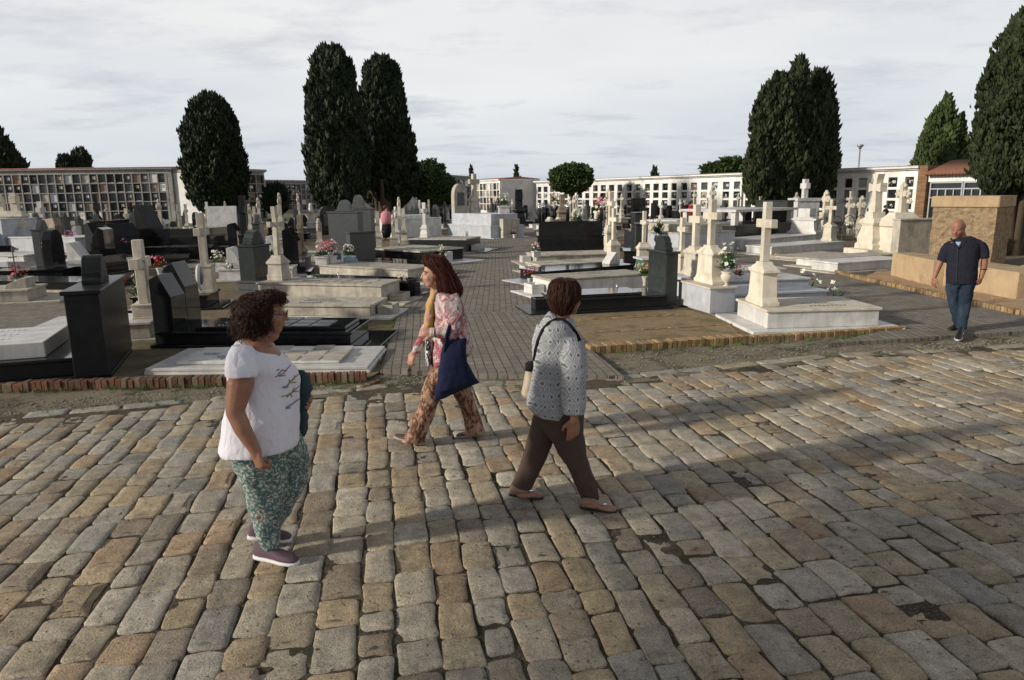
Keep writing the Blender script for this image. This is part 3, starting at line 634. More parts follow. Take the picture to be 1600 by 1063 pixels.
grave('taller worn marble grave carrying a slim stone cross, fourth from the cobbles beside the path', (405, 470, .05), (597, 475, .05), .92, .40, MO, deco='plates', foot=(.42, .14), head=dict(kind='cross', x=.22, w=.36, h=.52, ch=1.0, t=.10, bw=.5, d=.3, ped='roof', ck='splay', mat=MO), plinth=(.1, .5, .04))
grave('black granite grave with chrome fittings at its foot, fifth from the cobbles', (452, 459, .05), (612, 467, .05), 1.05, .34, BK, deco='studs', foot=(.22, .26, BK), plinth=(.1, .35, .05))
grave('pale marble grave with a stepped lid, sixth from the cobbles beside the path', (500, 434, .05), (638, 443, .05), 1.1, .36, MO, deco='letters', foot=(.5, .12), pm=WM, plinth=(.1, .5, .05), head=dict(kind='arch', x=.0, w=.5, h=.35, mat=WM))
grave('low black grave with blue cloth bundle on it, seventh from the cobbles beside the path', (545, 423, .05), (653, 433, .05), 1.2, .30, BK, deco='letters', plinth=(.1, .3, .05), head=dict(kind='slab', x=-.25, z=.05, w=.9, h=1.0, mat=GR))
grave('polished black grave with a pale slatted marble lid, eighth from the cobbles beside the path', (580, 407, .05), (657, 413, .05), 1.9, .42, BK, lid=MO, deco='plates', foot=(.3, .3, WM), pm=WM, plinth=(.1, .9, .1))
grave('dark sided grave with worn marble top and white cross, ninth from the cobbles', (640, 393, .05), (728, 394, .05), 1.7, .50, DG, lid=MO, foot=(.8, .2, WM), plinth=(.1, .8, .1), head=dict(kind='cross', x=.3, w=.36, h=.48, ch=.85, t=.12, bw=.42, ped='scroll', mat=WM))
grave('two tier grey marble tomb with rounded monument on top, beside the far path', (700, 368, .05), (767, 373, .05), 2.0, .62, MBL, step=(.1, .25, .2, .55), plinth=(.15, .4, .12), foot=(1.0, .9, MO),
      heads=[dict(kind='arch', x=.1, z=1.17, w=.8, h=1.5, d=.3, mat=MO, y=-.4), dict(kind='cross', x=.3, z=1.17, w=.6, h=.9, ch=1.1, t=.2, ped='roof', ck='plain', mat=MO, y=.5)])
grave('white marble slab tomb on baluster sides, beyond the dark tomb by the far path', (612, 372, .05), (690, 368, .05), 2.2, .95, WM, plinth=(.1, .2, .1), step=(.5, .5, .4, .15))
# ---- graves backing on to that row, running left out of the picture
grave('tall black granite grave with crested slab headstone standing at the corner of the cobbles', (125, 592, .03), (-180, 618, .03), 1.45, .27, BM_, lid=BK, step=(.35, .1, .12, .19, WM), deco='letters', plinth=(.35, .1, .06), head=dict(kind='slab', x=-.34, z=.047, w=1.74, h=.98, d=.36, crest=.2, mat=BM_))
grave('white grave with a plain stone cross and small kneeling relief, behind the crested black headstone', (236, 531, .05), (60, 540, .05), .9, .30, MO, lid=WM, plinth=(.25, .1, .1), head=dict(kind='cross', x=.15, w=.36, h=.22, ch=.98, t=.14, bw=.70, ped='box', corpus=True, mat=CR))
# ---- dark graves in the left middle distance
grave('low black grave with thin iron cross and glossy lid, beside the left paved path', (150, 432, .05), (-60, 432, .05), 1.6, .28, BK, deco='letters', plinth=(.1, .1, .1), head=dict(kind='slant', x=.0, w=1.2, h=.25, d=.4))
grave('glossy black grave reflecting the sky, in front of the long black tomb', (160, 456, .05), (-70, 452, .05), 1.0, .24, BK, deco='studs', plinth=(.3, .1, .1), pm=MO)
grave('cream slab grave with a loaf shaped stone box on it at the left edge', (45, 473, .05), (-120, 480, .05), 1.0, .3, MO, plinth=(.6, .1, .1), pm=MO, head=dict(kind='slant', x=.1, w=.5, h=.2, d=.4))
grave('dark grave with round wreath under a stone cross, beside the curly haired woman', (325, 478, .1), (208, 482, .1), .9, .28, BK, deco='letters', head=dict(kind='cross', x=.1, w=.34, h=.55, ch=1.0, t=.13, bw=.70, ped='box', mat=MO), plinth=(.3, .1, .1))
grave('grey granite pillar headstone with pointed crest behind the curly haired woman', (372, 455, .05), (410, 456, .05), 1.0, .25, GR, head=dict(kind='slab', x=-.05, z=.05, w=.62, h=.95, d=.42, crest=.16, mat=DG), plinth=(.1, .2, .05))
grave('long black granite tomb with lettered back panel among the left graves', (185, 408, .05), (318, 405, .05), 1.2, .45, BK, deco='letters', heads=[dict(kind='slab', x=-.4, z=.05, w=2.0, h=1.3, d=.3, mat=BK)])
grave('big stepped black tomb with leaning slab behind the long black tomb', (200, 392, .05), (330, 392, .05), 2.0, .6, BK, step=(.1, .3, .1, .3), heads=[dict(kind='slant', x=.1, z=.9, w=1.0, h=.95, d=.6, mat=BM_)])
grave('black headstone with sloping front, left one of the pair beside tan scroll stone', (140, 405, .05), (230, 410, .05), 1.0, .3, BK, heads=[dict(kind='penta', x=-.2, z=.05, w=.9, h=1.25, d=.5, mat=BM_)])
grave('black headstone with sloping front, right one of the pair beside plain stone cross', (172, 410, .05), (255, 414, .05), 1.0, .3, BK, heads=[dict(kind='penta', x=-.2, z=.05, w=1.0, h=1.25, d=.5, mat=BM_)])
grave('white marble chest tomb with a long plain side behind the tan scroll stone', (15, 392, .05), (120, 394, .05), 1.4, .6, MBL, lid=WM, heads=[dict(kind='slab', x=-1.6, z=.05, w=1.6, h=1.25, d=1.5, mat=MBL)], plinth=(1.8, .1, .1))
grave('low white box grave at the left edge below the white chest tomb', (-60, 412, .05), (38, 412, .05), 1.2, .3, WM)
r = thing('scroll_headstone', 'tan stone headstone carved as a wavy scroll, standing between white chest tomb and black headstones', 'headstone', (*G(84, 402, .03).xy, .03), math.radians(62))
mb = MB(); mb.prism([(-.50, .1), (.45, .1), (.42, .5), (.50, .8), (.62, 1.1), (.60, 1.28), (.42, 1.36), (.15, 1.24), (.12, 1.38), (-.1, 1.42), (-.5, 1.45), (-.62, 1.2), (-.5, .9), (-.42, .5)], -.14, .14, 'x'); obj('scroll', mb, TN, r, .02)
mb = MB(); mb.box(-.5, .5, -.7, .7, -.03, .098); obj('base_block', mb, BM_, r)
# ---- centre block: graves with feet on the paved path
grave('glossy black granite grave with tall crested headstone, nearest the empty sandy plot', (1042, 481, .05), (872, 490, .05), .95, .27, BM_, lid=BK, deco='studs', foot=(.3, .2, BM_), plinth=(.1, .55, .06), step=(.45, .25, .1, .05, BK), head=dict(kind='slab', x=-.24, z=.047, w=.78, h=.95, d=.24, crest=.13, mat=DG))
grave('cream marble grave with rounded lid edge, second from the empty plot beside the path', (1012, 452, .05), (862, 463, .05), .95, .37, WM, lid=MO, deco='letters', foot=(.42, .2, WM), plinth=(.1, .5, .1), pm=WM)
grave('black granite grave with mirror lid reflecting the sky, third from the empty plot', (990, 430, .05), (846, 443, .05), .95, .30, BK, deco=None, plinth=(.1, .5, .06), pm=MBL, head=dict(kind='slant', x=.25, w=.3, h=.3, d=.3, mat=WM))
grave('low cream grave with dark inlaid letters, fourth from the empty plot beside the path', (965, 421, .05), (845, 428, .05), 1.0, .26, MO, deco='letters', foot=(.4, .16, WM), plinth=(.1, .4, .05), head=dict(kind='cross', x=-.15, z=.05, w=.30, h=.76, ch=.88, t=.10, bw=.38, d=.30, ped='std', mat=CR))
grave('low cream grave with plated lid, fifth from the empty plot beside the path', (962, 410, .05), (838, 414, .05), 1.3, .30, MO, deco='plates', foot=(.4, .2, WM), plinth=(.1, .5, .05), head=dict(kind='cross', x=-.05, z=.05, w=.34, h=1.08, ch=1.02, t=.14, bw=.44, d=.32, ped='std', ck='splay', mat=CR))
r = grave('massive two tier black granite tomb with corner posts beside the path', (943, 393, .05), (840, 394, .05), 2.2, .62, BK, lid=BK, step=(.05, .05, .05, .5, BK), plinth=(.1, .1, .1), name='post_tomb', cat='tomb')
Ln_ = (PX((840, 394, .05)) - PX((943, 393, .05))).length
for sx, sy in ((.08, -1.0), (.08, 1.0), (Ln_ * .5, -1.0), (Ln_ - .25, -1.0), (Ln_ - .08, 1.0)):
    mb = MB(); mb.lathe([(.07, 1.12), (.07, 1.45), (.05, 1.5), (.08, 1.55)], sx, sy, 8); po = obj('corner_post', mb, BK, r)
    mb = MB(); mb.lathe([(.03, 1.55), (.09, 1.6), (.05, 1.66), (.02, 1.7), (.06, 1.74), (.01, 1.8)], sx, sy, 8); obj('finial', mb, M['chrome'], po)
grave('dark grave behind the pillar monuments in the middle of the centre block', (1065, 412, .05), (975, 412, .05), 1.2, .4, BK, heads=[dict(kind='slab', x=1.0, z=.4, w=.6, h=.75, d=.35, mat=DG)])
grave('long pale stepped tomb behind the black headstones in the centre block', (1060, 398, .05), (975, 388, .05), 2.4, .75, MBL, lid=MO, step=(.2, .2, .4, .25, MO))
grave('wide pale marble tomb with plain flat top beside the far crossing path', (1062, 378, .05), (985, 374, .05), 2.5, .7, MO, step=(.4, .4, .3, .2, WM))
# ---- centre block: graves with feet on the right hand path
grave('large white marble grave with bright pedestal cross on the corner by the cobbles', (1198, 514, .075), (1372, 509.5, .075), 1.18, .34, WM, lid=CR, deco='letters', plinth=(.30, .32, .20), pm=WM, head=dict(kind='cross', x=.16, w=.66, h=.68, ch=.93, t=.115, bw=.56, d=.24, mat=CR))
grave('white marble grave whose cross pedestal holds a cream urn, behind the corner grave', (1124, 491, .05), (1290, 482, .05), 1.1, .36, MBL, lid=MBL, plinth=(.1, .2, .08), head=dict(kind='cross', x=.08, z=.502, w=.70, h=.68, ch=.80, t=.11, bw=.50, d=.22, mat=CR))
_r = bpy.context.view_layer; a_, b_ = PX((1124, 491, .05)), PX((1290, 482, .05)); q_ = [o for o in C.objects if o.get('label', '').startswith('white marble grave whose')][0]
mb = MB(); mb.box(-.22, .26, -.6, .6, .05, .465); obj('head_block', mb, MBL, q_, .006); mb = MB(); mb.box(-.25, .29, -.63, .63, .467, .5); obj('head_block_cap', mb, CR, q_, .006)
grave('white marble grave with leaning shadowed pedestal cross, third from the cobbles on the right path', (1098, 470, .05), (1262, 463, .05), 1.05, .40, MBL, lid=WM, plinth=(.1, .2, .06), head=dict(kind='cross', x=.05, z=.45, w=.7, h=.60, ch=.82, t=.12, bw=.50, d=.24, mat=CR))
q_ = [o for o in C.objects if o.get('label', '').startswith('white marble grave with leaning')][0]
mb = MB(); mb.box(-.3, .3, -.58, .58, .05, .447); obj('head_block', mb, MBL, q_, .006)
grave('narrow white grave with the smallest pale cross, fourth from the cobbles on the right path', (1075, 447, .05), (1225, 440, .05), .9, .34, WM, plinth=(.1, .2, .06), head=dict(kind='cross', x=.05, z=.2, w=.48, h=.60, ch=.74, t=.10, bw=.38, d=.24, mat=CR))
# ---- right block beside the gravel bed
grave('white marble box grave beside the gravel bed, nearest the rough stone plinth', (1415, 419, .05), (1308, 427, .05), .85, .29, WM, plinth=(.1, .25, .15), pm=MO)
grave('weathered white box grave, second from the rough stone plinth', (1400, 410, .05), (1279, 419, .05), .8, .27, WM, lid=MO, plinth=(.1, .35, .15), pm=MO)
grave('low cracked slab grave sunk at the path edge, third from the rough stone plinth', (1330, 401, .05), (1248, 408, .05), 1.1, .12, MO, plinth=(.1, .2, .1), pm=MO)
grave('long white marble grave with cream pedestal cross, fourth from the rough stone plinth', (1318, 389, .05), (1205, 399, .05), 1.0, .30, WM, plinth=(.1, .35, .1), head=dict(kind='cross', x=.15, w=.42, h=.66, ch=.82, t=.11, bw=.44, d=.32, ped='std', mat=CR))
grave('white marble grave with a rounded headstone block, in front of the grey granite tomb', (1285, 378, .05), (1172, 390, .05), 1.3, .36, WM, plinth=(.1, .4, .1), foot=(.9, .3, WM), head=dict(kind='cross', x=.2, w=1.3, h=.72, ch=.02, t=.5, bw=.5, d=.6, ped='std', mat=WM))
grave('grey polished granite tomb with white canopy slab on short pillars, under the large spreading cypress', (1240, 374, .05), (1148, 382, .05), 2.4, .78, DG, lid=GR, plinth=(.3, .5, .2), pm=WM, heads=[dict(kind='slab', x=-.5, z=.05, w=1.6, h=1.6, d=.5, mat=DG)], name='canopy_tomb', cat='tomb')
q_ = bpy.data.objects['canopy_tomb']; mb = MB(); mb.box(.2, 4.6, -1.4, 1.4, 1.30, 1.40); obj('canopy_slab', mb, WM, q_); mb = MB()
for x in (.4, 4.4):
    for y in (-1.2, 1.2): mb = MB(); mb.box(x - .1, x + .1, y - .1, y + .1, .78, 1.298); obj('canopy_pillar', mb, WM, q_)
# ---- single crosses and monuments
for (lab, p, tp, kw) in [
 ('tall white cross on a big square marble pillar, beside the large spreading cypress', (1253, 366), 280, dict(w=.9, mat=WM, ped='box', ph=.66, t=.22, d=1.0, bw=.55)),
 ('ornate cream cross with draped cloth left of the twisted iron railings', (1287, 363), 300, dict(w=1.0, mat=CR, ped='scroll', ph=.5, ck='trefoil', t=.22, d=.5)),
 ('weathered lobed cross between the ochre pedestal cross and the iron arch', (1325, 370), 308, dict(w=.55, mat=MO, ped='std', ph=.4, ck='trefoil', t=.17)),
 ('weathered lobed cross behind the iron arch, nearest the tallest leaning cross', (1342, 372), 308, dict(w=.7, mat=MO, ped='std', ph=.45, ck='trefoil', t=.18)),
 ('tallest tan cross on a heavy carved pedestal near the rough stone plinth', (1362, 398), 272, dict(w=.95, mat=CR, ped='scroll', ph=.5, ck='splay', t=.24, d=.55, bw=.6, base=(1.2, 1.3, .2))),
 ('broad cream pedestal with lobed cross, right next to the grey slab wall', (1402, 400), 287, dict(w=.95, mat=CR, ped='roof', ph=.58, ck='trefoil', t=.17, d=.9, bw=.55, base=(1.3, 1.3, .15))),
 ('slender cream cross on a tall shaft behind the small green glass box', (1005, 420), 330, dict(w=.34, mat=CR, ped='std', ph=.46, t=.10, d=.34)),
 ('worn stone cross rising behind the dark tomb in the centre block', (950, 383), 296, dict(w=.5, mat=MO, ped='scroll', ph=.4, ck='trefoil', t=.18)),
 ('pinkish brown obelisk like monument behind the posts of the black tomb', (878, 352), 304, dict(w=1.0, mat=TN, ped='scroll', ph=.6, ck='splay', t=.3, d=.6)),
 ('slim white cross in front of the niche wall, near the round clipped tree', (911, 350), 315, dict(w=.7, mat=WM, ped='std', ph=.3, t=.12)),
 ('dark stone cross with stepped shoulders standing alone at the head of the paved path', (811, 352), 297, dict(w=1.5, mat=BM_, ped='scroll', ph=.45, ck='splay', t=.45, d=.6, base=(1.6, 2.0, .3))),
 ('small white obelisk cross left of the dark stone cross', (800, 352), 322, dict(w=.8, mat=WM, ped='std', ph=.5, t=.16)),
 ('white statue like cross on a round pedestal near the lawn', (488, 364), 321, dict(w=.6, mat=WM, ped='std', ph=.45, ck='trefoil', t=.26, d=.5)),
 ('white cross with a flat tablet near the lawn, beside the dark low tombs', (438, 368), 321, dict(w=.6, mat=WM, ped='box', ph=.4, t=.17)),
 ('brownish stone cross leaning slightly before the twin cypresses', (473, 412), 336, dict(w=.5, mat=TN, ped='roof', ph=.35, t=.15, bw=.5)),
 ('pale short cross with a hanging garland between brownish cross and grey headstones', (501, 398), 345, dict(w=.5, mat=MO, ped='std', ph=.45, ck='trefoil', t=.18)),
 ('stone cross with lobed arms, first left of the woman in pink', (577, 388), 334, dict(w=.5, mat=MO, ped='scroll', ph=.4, ck='trefoil', t=.15)),
 ('plain stone cross directly left of the woman in pink', (592, 388), 330, dict(w=.6, mat=MO, ped='std', ph=.4, ck='plain', t=.15)),
 ('narrow worn cross with square pedestal, right of the woman in pink', (616, 392), 337, dict(w=.42, mat=MO, ped='box', ph=.38, ck='trefoil', t=.14)),
 ('white lobed cross with white flowers at its foot, right of the woman in pink', (620, 380), 325, dict(w=.6, mat=WM, ped='std', ph=.4, ck='trefoil', t=.17)),
 ('pale cross on tall curved pedestal, furthest from the woman in pink', (632, 385), 326, dict(w=.62, mat=CR, ped='scroll', ph=.52, ck='plain', t=.14)),
 ('white cross with fluted shaft left of the marble slab with red bouquets', (328, 378), 330, dict(w=.5, mat=MO, ped='std', ph=.42, t=.15)),
 ('short white cross standing on the white tomb at far left', (70, 372), 315, dict(w=.8, mat=WM, ped='scroll', ph=.35, ck='plain', t=.25)),
 ('cream pedestal with small cross at the left edge of the white tomb', (12, 388), 308, dict(w=.75, mat=CR, ped='roof', ph=.55, ck='trefoil', t=.26, d=.7, base=(1.0, 1.1, .9, MBL))),
 ('cream pedestal with taller lobed cross on the white tomb at the left', (34, 390), 302, dict(w=.85, mat=CR, ped='scroll', ph=.5, ck='plain', t=.26, d=.7, base=(1.0, 1.1, .9, MBL))),
 ('thin dark cross on a tall post in front of the left niche block', (157, 372), 306, dict(w=.5, mat=BM_, ped='box', ph=.2, t=.14)),
 ('small pale cross beside the whitewashed end wall of the left niche block', (282, 372), 319, dict(w=.4, mat=MO, ped='std', ph=.3, t=.09)),
 ('pale stone cross with short arms before the left niche block', (202, 374), 326, dict(w=.5, mat=CR, ped='std', ph=.4, t=.14)),
]:
    cross_mon(lab, p, tp, **kw)
# grey headstones before the twin cypresses, marble slab with bouquets, odd stones
def single(label, p, W, H, D, mat, kind='arch', rz=.15, **k):
    g = PX(p); r = thing('headstone', label, 'headstone', (g.x, g.y, GZ), rz); mb = MB(); mb.box(-.1, D + .3, -W / 2 - .08, W / 2 + .08, -.04, .1); obj('plinth', mb, mat, r)
    head_parts(r, dict(kind=kind, x=0, z=.1, w=W, h=H, d=D, **k), mat, False); return r
single('grey granite headstone with peaked top, front one before the twin cypresses', (540, 415), 1.0, 1.5, .35, GR, 'slab', 1.35, crest=.2)
single('grey granite headstone with rounded shoulders, behind the peaked grey headstone', (562, 405), 1.0, 1.55, .3, GR, 'slab', 1.35, crest=.3)
single('white marble slab leaning back with dark red bouquets on both sides', (352, 378), 1.3, 1.6, .8, WM, 'slant', -1.3)
single('black rounded headstone near the lawn, right of the white statue like cross', (512, 366), 1.1, 1.5, .3, BK, 'arch', -.9)
single('black pointed headstone under the round topped cypress', (376, 372), 1.0, 1.3, .3, BK, 'arch', -.9)
single('dark grey slab headstone beside the black pointed headstone', (388, 374), 1.6, 1.2, .2, GR, 'slab', -1.2)
single('black angular headstone between stone crosses in the left middle rows', (448, 428), .9, 1.2, .4, BK, 'penta', .2)
single('dark stone tablet standing behind the crested black headstone in the centre block', (988, 398), .5, 1.3, .4, DG, 'slab', .1)
single('dark polished stele with a pale oval portrait standing before the niche wall', (995, 352), .9, 1.6, .3, BK, 'slab', -1.35)
single('leaning cream stone wall slab beside the rough stone plinth', (1442, 405), 2.4, 1.1, .3, MO, 'slab', -1.35)
# rough stone plinth monument with its low ochre side blocks
a_, b_ = PX((1449, 416)), PX((1546, 422)); d_ = b_ - a_; n_ = Vector((-d_.y, d_.x, 0)).normalized(); n_ = n_ if n_.dot(a_) > 0 else -n_; DW = 1.35
r = thing('stone_plinth', 'huge rough ochre stone plinth with smooth cap, behind the bald man', 'monument', (*((a_ + b_) / 2).xy, .03), math.atan2(d_.y, d_.x))
hw = d_.length / 2; H_ = ztop(b_, 308)
bmx = bmesh.new(); bmesh.ops.create_cube(bmx, size=1); bmesh.ops.scale(bmx, vec=(2 * hw, DW, H_ - .3), verts=bmx.verts); bmesh.ops.subdivide_edges(bmx, edges=bmx.edges, cuts=30, use_grid_fill=True)
for v in bmx.verts:
    n_ = noise.noise(v.co * 3.3) * .035 + noise.noise(v.co * 11) * .022 + abs(noise.noise(v.co * 6)) * .03; v.co += v.normal * n_ if abs(v.co.z) < (H_ - .3) / 2 - .02 else Vector((0, 0, 0)); v.co.z *= 1
me = bpy.data.meshes.new('rough_body'); bmx.normal_update(); bmx.to_mesh(me); bmx.free(); me.materials.append(M['hewn']); o = bpy.data.objects.new('rough_body', me); C.objects.link(o); o.parent = r; o.location = (0, DW / 2, (H_ - .3) / 2)
mb = MB(); mb.box(-hw - .06, hw + .06, -.06, DW + .06, H_ - .298, H_); obj('cap', mb, M['ochre'], r, .02)
def ochre_block(label, A, B, W, H):
    a, b = PX(A), PX(B); d = b - a; l = d.length; d.normalize(); n = Vector((-d.y, d.x, 0)); n = -n if n.dot(Vector((a.x, a.y, 0))) < 0 else n; c = (a + b) / 2 + n * W / 2
    mb = MB(); mb.box(-l / 2, l / 2, -W / 2, W / 2, -.04, H); o = obj('plinth_block', mb, M['ochre'], None, .015, (c.x, c.y, .06)); o.rotation_euler = (0, 0, math.atan2(d.y, d.x)); tag(o, label, 'stone block'); return o
ochre_block('low ochre block on the gravel left of the bald man', (1391, 432), (1454, 449), .55, .56)
ochre_block('low ochre block on the gravel right of the bald man', (1472, 449), (1586, 471), .9, .52)
ochre_block('flat ochre step at the right foot of the rough plinth', (1590, 436), (1680, 442), 1.6, .28)
# iron railings with knobs near the tall crosses
r = thing('iron_railing', 'rusty twisted iron railing with knobs and arches among the tall crosses', 'railing', (*PX((1300, 385)).xy, .03), math.radians(38))
for i in range(6):
    mb = MB(); pr = []; 
    for k in range(24): pr.append((.022 + .012 * math.sin(k * 1.9), k * .05))
    pr += [(.05, 1.22), (.02, 1.27), (.045, 1.32), (.01, 1.4)]; mb.lathe(pr, i * .95 - 1.2, 0, 8); obj('post', mb, M['iron'], r)
mb = MB()
for i in range(5):
    x = i * .95 - 1.2
    mb.tube([(x + .47 + .45 * math.cos(t), 0, .75 + .38 * math.sin(t)) for t in [k * math.pi / 12 for k in range(13)]], .014, 5)
    for q in range(3): mb.tube([(x + .2 + q * .27 + .1 * math.cos(t), 0, .45 + .13 * math.sin(t)) for t in [k * math.pi / 5 for k in range(11)]], .009, 4)
    mb.tube([(x, 0, .2), (x + .95, 0, .2)], .012, 5)
obj('scrollwork', mb, M['iron'], r)
# small green glass box and iron cross
g = PX((1015, 436)); r = thing('glass_box', 'small white grave box with green glass sides beside the crested black headstone', 'display box', (g.x, g.y, .03), math.radians(10))
mb = MB(); mb.box(-.3, .25, -.3, .3, -.02, .12); mb.box(-.33, .28, -.33, .33, .5, .54); obj('stone_base', mb, WM, r); mb = MB(); mb.box(-.27, .22, -.27, .27, .122, .498); obj('glass_sides', mb, flat('green_glass', (.05, .13, .11), .1, .2, 3, .6), r)
g = PX((29, 455)); r = thing('iron_cross', 'thin black iron cross standing among pink flowers at the left edge', 'cross', (g.x, g.y, .03), .1)
mb = MB(); mb.tube([(0, 0, 0), (0, 0, 1.02)], .014, 6); mb.tube([(-.02, -.16, .8), (-.02, .16, .8)], .012, 6); mb.tube([(-.12, 0, .1), (.12, 0, .1)], .012, 6); obj('bars', mb, M['iron'], r)
g = PX((240, 492, .3)); r = thing('wreath', 'round dark wreath with white rim standing on the grave beside the arched niche', 'wreath', (*PX((318, 486)).xy, .45), .2)
g = bpy.data.objects['wreath']; mb = MB(); mb.tube([(0, .19 * math.cos(t), .22 + .22 * math.sin(t)) for t in [k * math.pi / 10 for k in range(21)]], .035, 6, rnd=False); obj('ring', mb, WM, g); mb = MB(); mb.ell((.0, 0, .22), (.05, .12, .15)); obj('dark_centre', mb, GR, g)
# ================= FLOWERS =================
def bouquet_parts(root, cols, rnd, s=1.0, n=26, tall=1.0, vase='white', vh=.2, vr=.07):
    if vase:
        mb = MB(); vm = {'white': WM, 'black': BK, 'stone': MO, 'urn': CR, 'box': WM, 'pot': M['tile']}[vase]
        if vase == 'box': mb.box(-.13, .13, -.09, .09, 0, vh * .8); mb.box(-.15, .15, -.11, .11, vh * .8, vh)
        elif vase == 'urn': mb.lathe([(.07, 0), (.07, .02), (.025, .05), (.03, .08), (.085, .12), (.105, .18), (.10, .22), (.075, .235), (.105, .26), (.10, .27)], n=14); vh = .26
        else: mb.lathe([(vr * .7, 0), (vr * .75, .02), (vr * .6, vh * .3), (vr, vh * .9), (vr * 1.1, vh), (vr * .8, vh)], n=10)
        obj('vase', mb, vm, root, .003 if vase == 'box' else 0)
    else: vh = 0
    mb = MB(); mbl = MB()
    for i in range(int(n * 1.5)):
        a = rnd.uniform(0, 6.28); rr = rnd.uniform(.02, .16) * s; z = vh + (.08 + rnd.random() * .22 * tall) * s; c = Vector((rr * math.cos(a), rr * math.sin(a), z)); ci = rnd.randrange(len(cols)); q = rnd.uniform(.018, .034) * s
        d = Vector((c.x, c.y, .1)).normalized()
        for p in range(6):   # petals
            t = p * 1.047 + rnd.random(); e = Vector((math.cos(t), math.sin(t), .35 * rnd.random())); M_ = d.to_track_quat('Z', 'Y').to_matrix(); e = M_ @ e; f = M_ @ Vector((-math.sin(t), math.cos(t), 0))
            mb.add([c, c + e * q * .7 + f * q * .45, c + e * q * 1.25 + d * q * .2, c + e * q * .7 - f * q * .45], [(0, 1, 2, 3)], ci)
        mb.ell(c + d * q * .2, (q * .4,) * 3, n=5, k=4, m=ci)
    for i in range(int(n * 3.2)):
        a = rnd.uniform(0, 6.28); l = rnd.uniform(.08, .2) * s; e = rnd.uniform(.2, 1.3); d = Vector((math.cos(a) * math.cos(e), math.sin(a) * math.cos(e), math.sin(e) * tall)); b = Vector((0, 0, vh)) + d * .05 * s; w_ = Vector((-math.sin(a), math.cos(a), 0)) * l * .10
        mbl.add([b, b + d * l * .5 + w_, b + d * l + Vector((0, 0, -.02)), b + d * l * .5 - w_], [(0, 1, 2, 3)])
    obj('blooms', mb, [M['p_' + c] for c in cols], root, fixn=False); obj('leaves', mbl, M['leafg'], root, fixn=False)
FL = {}
def fproto(key, cols, **k):
    if key not in FL: r = thing('flowers', 'x', 'flowers', (0, 0, 0)); bouquet_parts(r, cols, random.Random(hash(key) % 99 if False else len(key) * 13), **k); FL[key] = r
    return FL[key]
FDEF = {'white_urn': (['white', 'white', 'cream'], dict(vase='urn', s=1.1, n=30, tall=1.7)), 'whitebox': (['white', 'cream'], dict(vase='box')), 'redpink': (['red', 'pink', 'white'], dict(vase='box', n=34, s=1.2)),
        'pinkpot': (['pink', 'red'], dict(vase='white', n=22)), 'pinkwhite': (['pink', 'white'], dict(vase='box', n=26)), 'yellow': (['yellow', 'white', 'orange'], dict(vase='stone', n=26)), 'redtall': (['red', 'white'], dict(vase='stone', n=14, tall=1.9, s=1.4)),
        'purple': (['purple', 'pink'], dict(vase=None, n=26)), 'orange': (['orange', 'yellow'], dict(vase=None, n=30)), 'whiteloose': (['white'], dict(vase=None, n=24)), 'pinkloose': (['pink', 'red'], dict(vase=None, n=30)), 'blackpot': (['cream', 'pink'], dict(vase='black', n=20, vh=.14)),
        'green': (['white'], dict(vase=None, n=3, s=1.6, tall=.8))}
def flower(key, p, z, label, s=1.0):
    cols, k = FDEF[key]; pr = fproto(key, cols, **k); g = G(p[0], p[1], z if z < .6 else .03)
    o = place(pr, (g.x, g.y, z), random.uniform(0, 6), label, None, s * .88); 
    return o
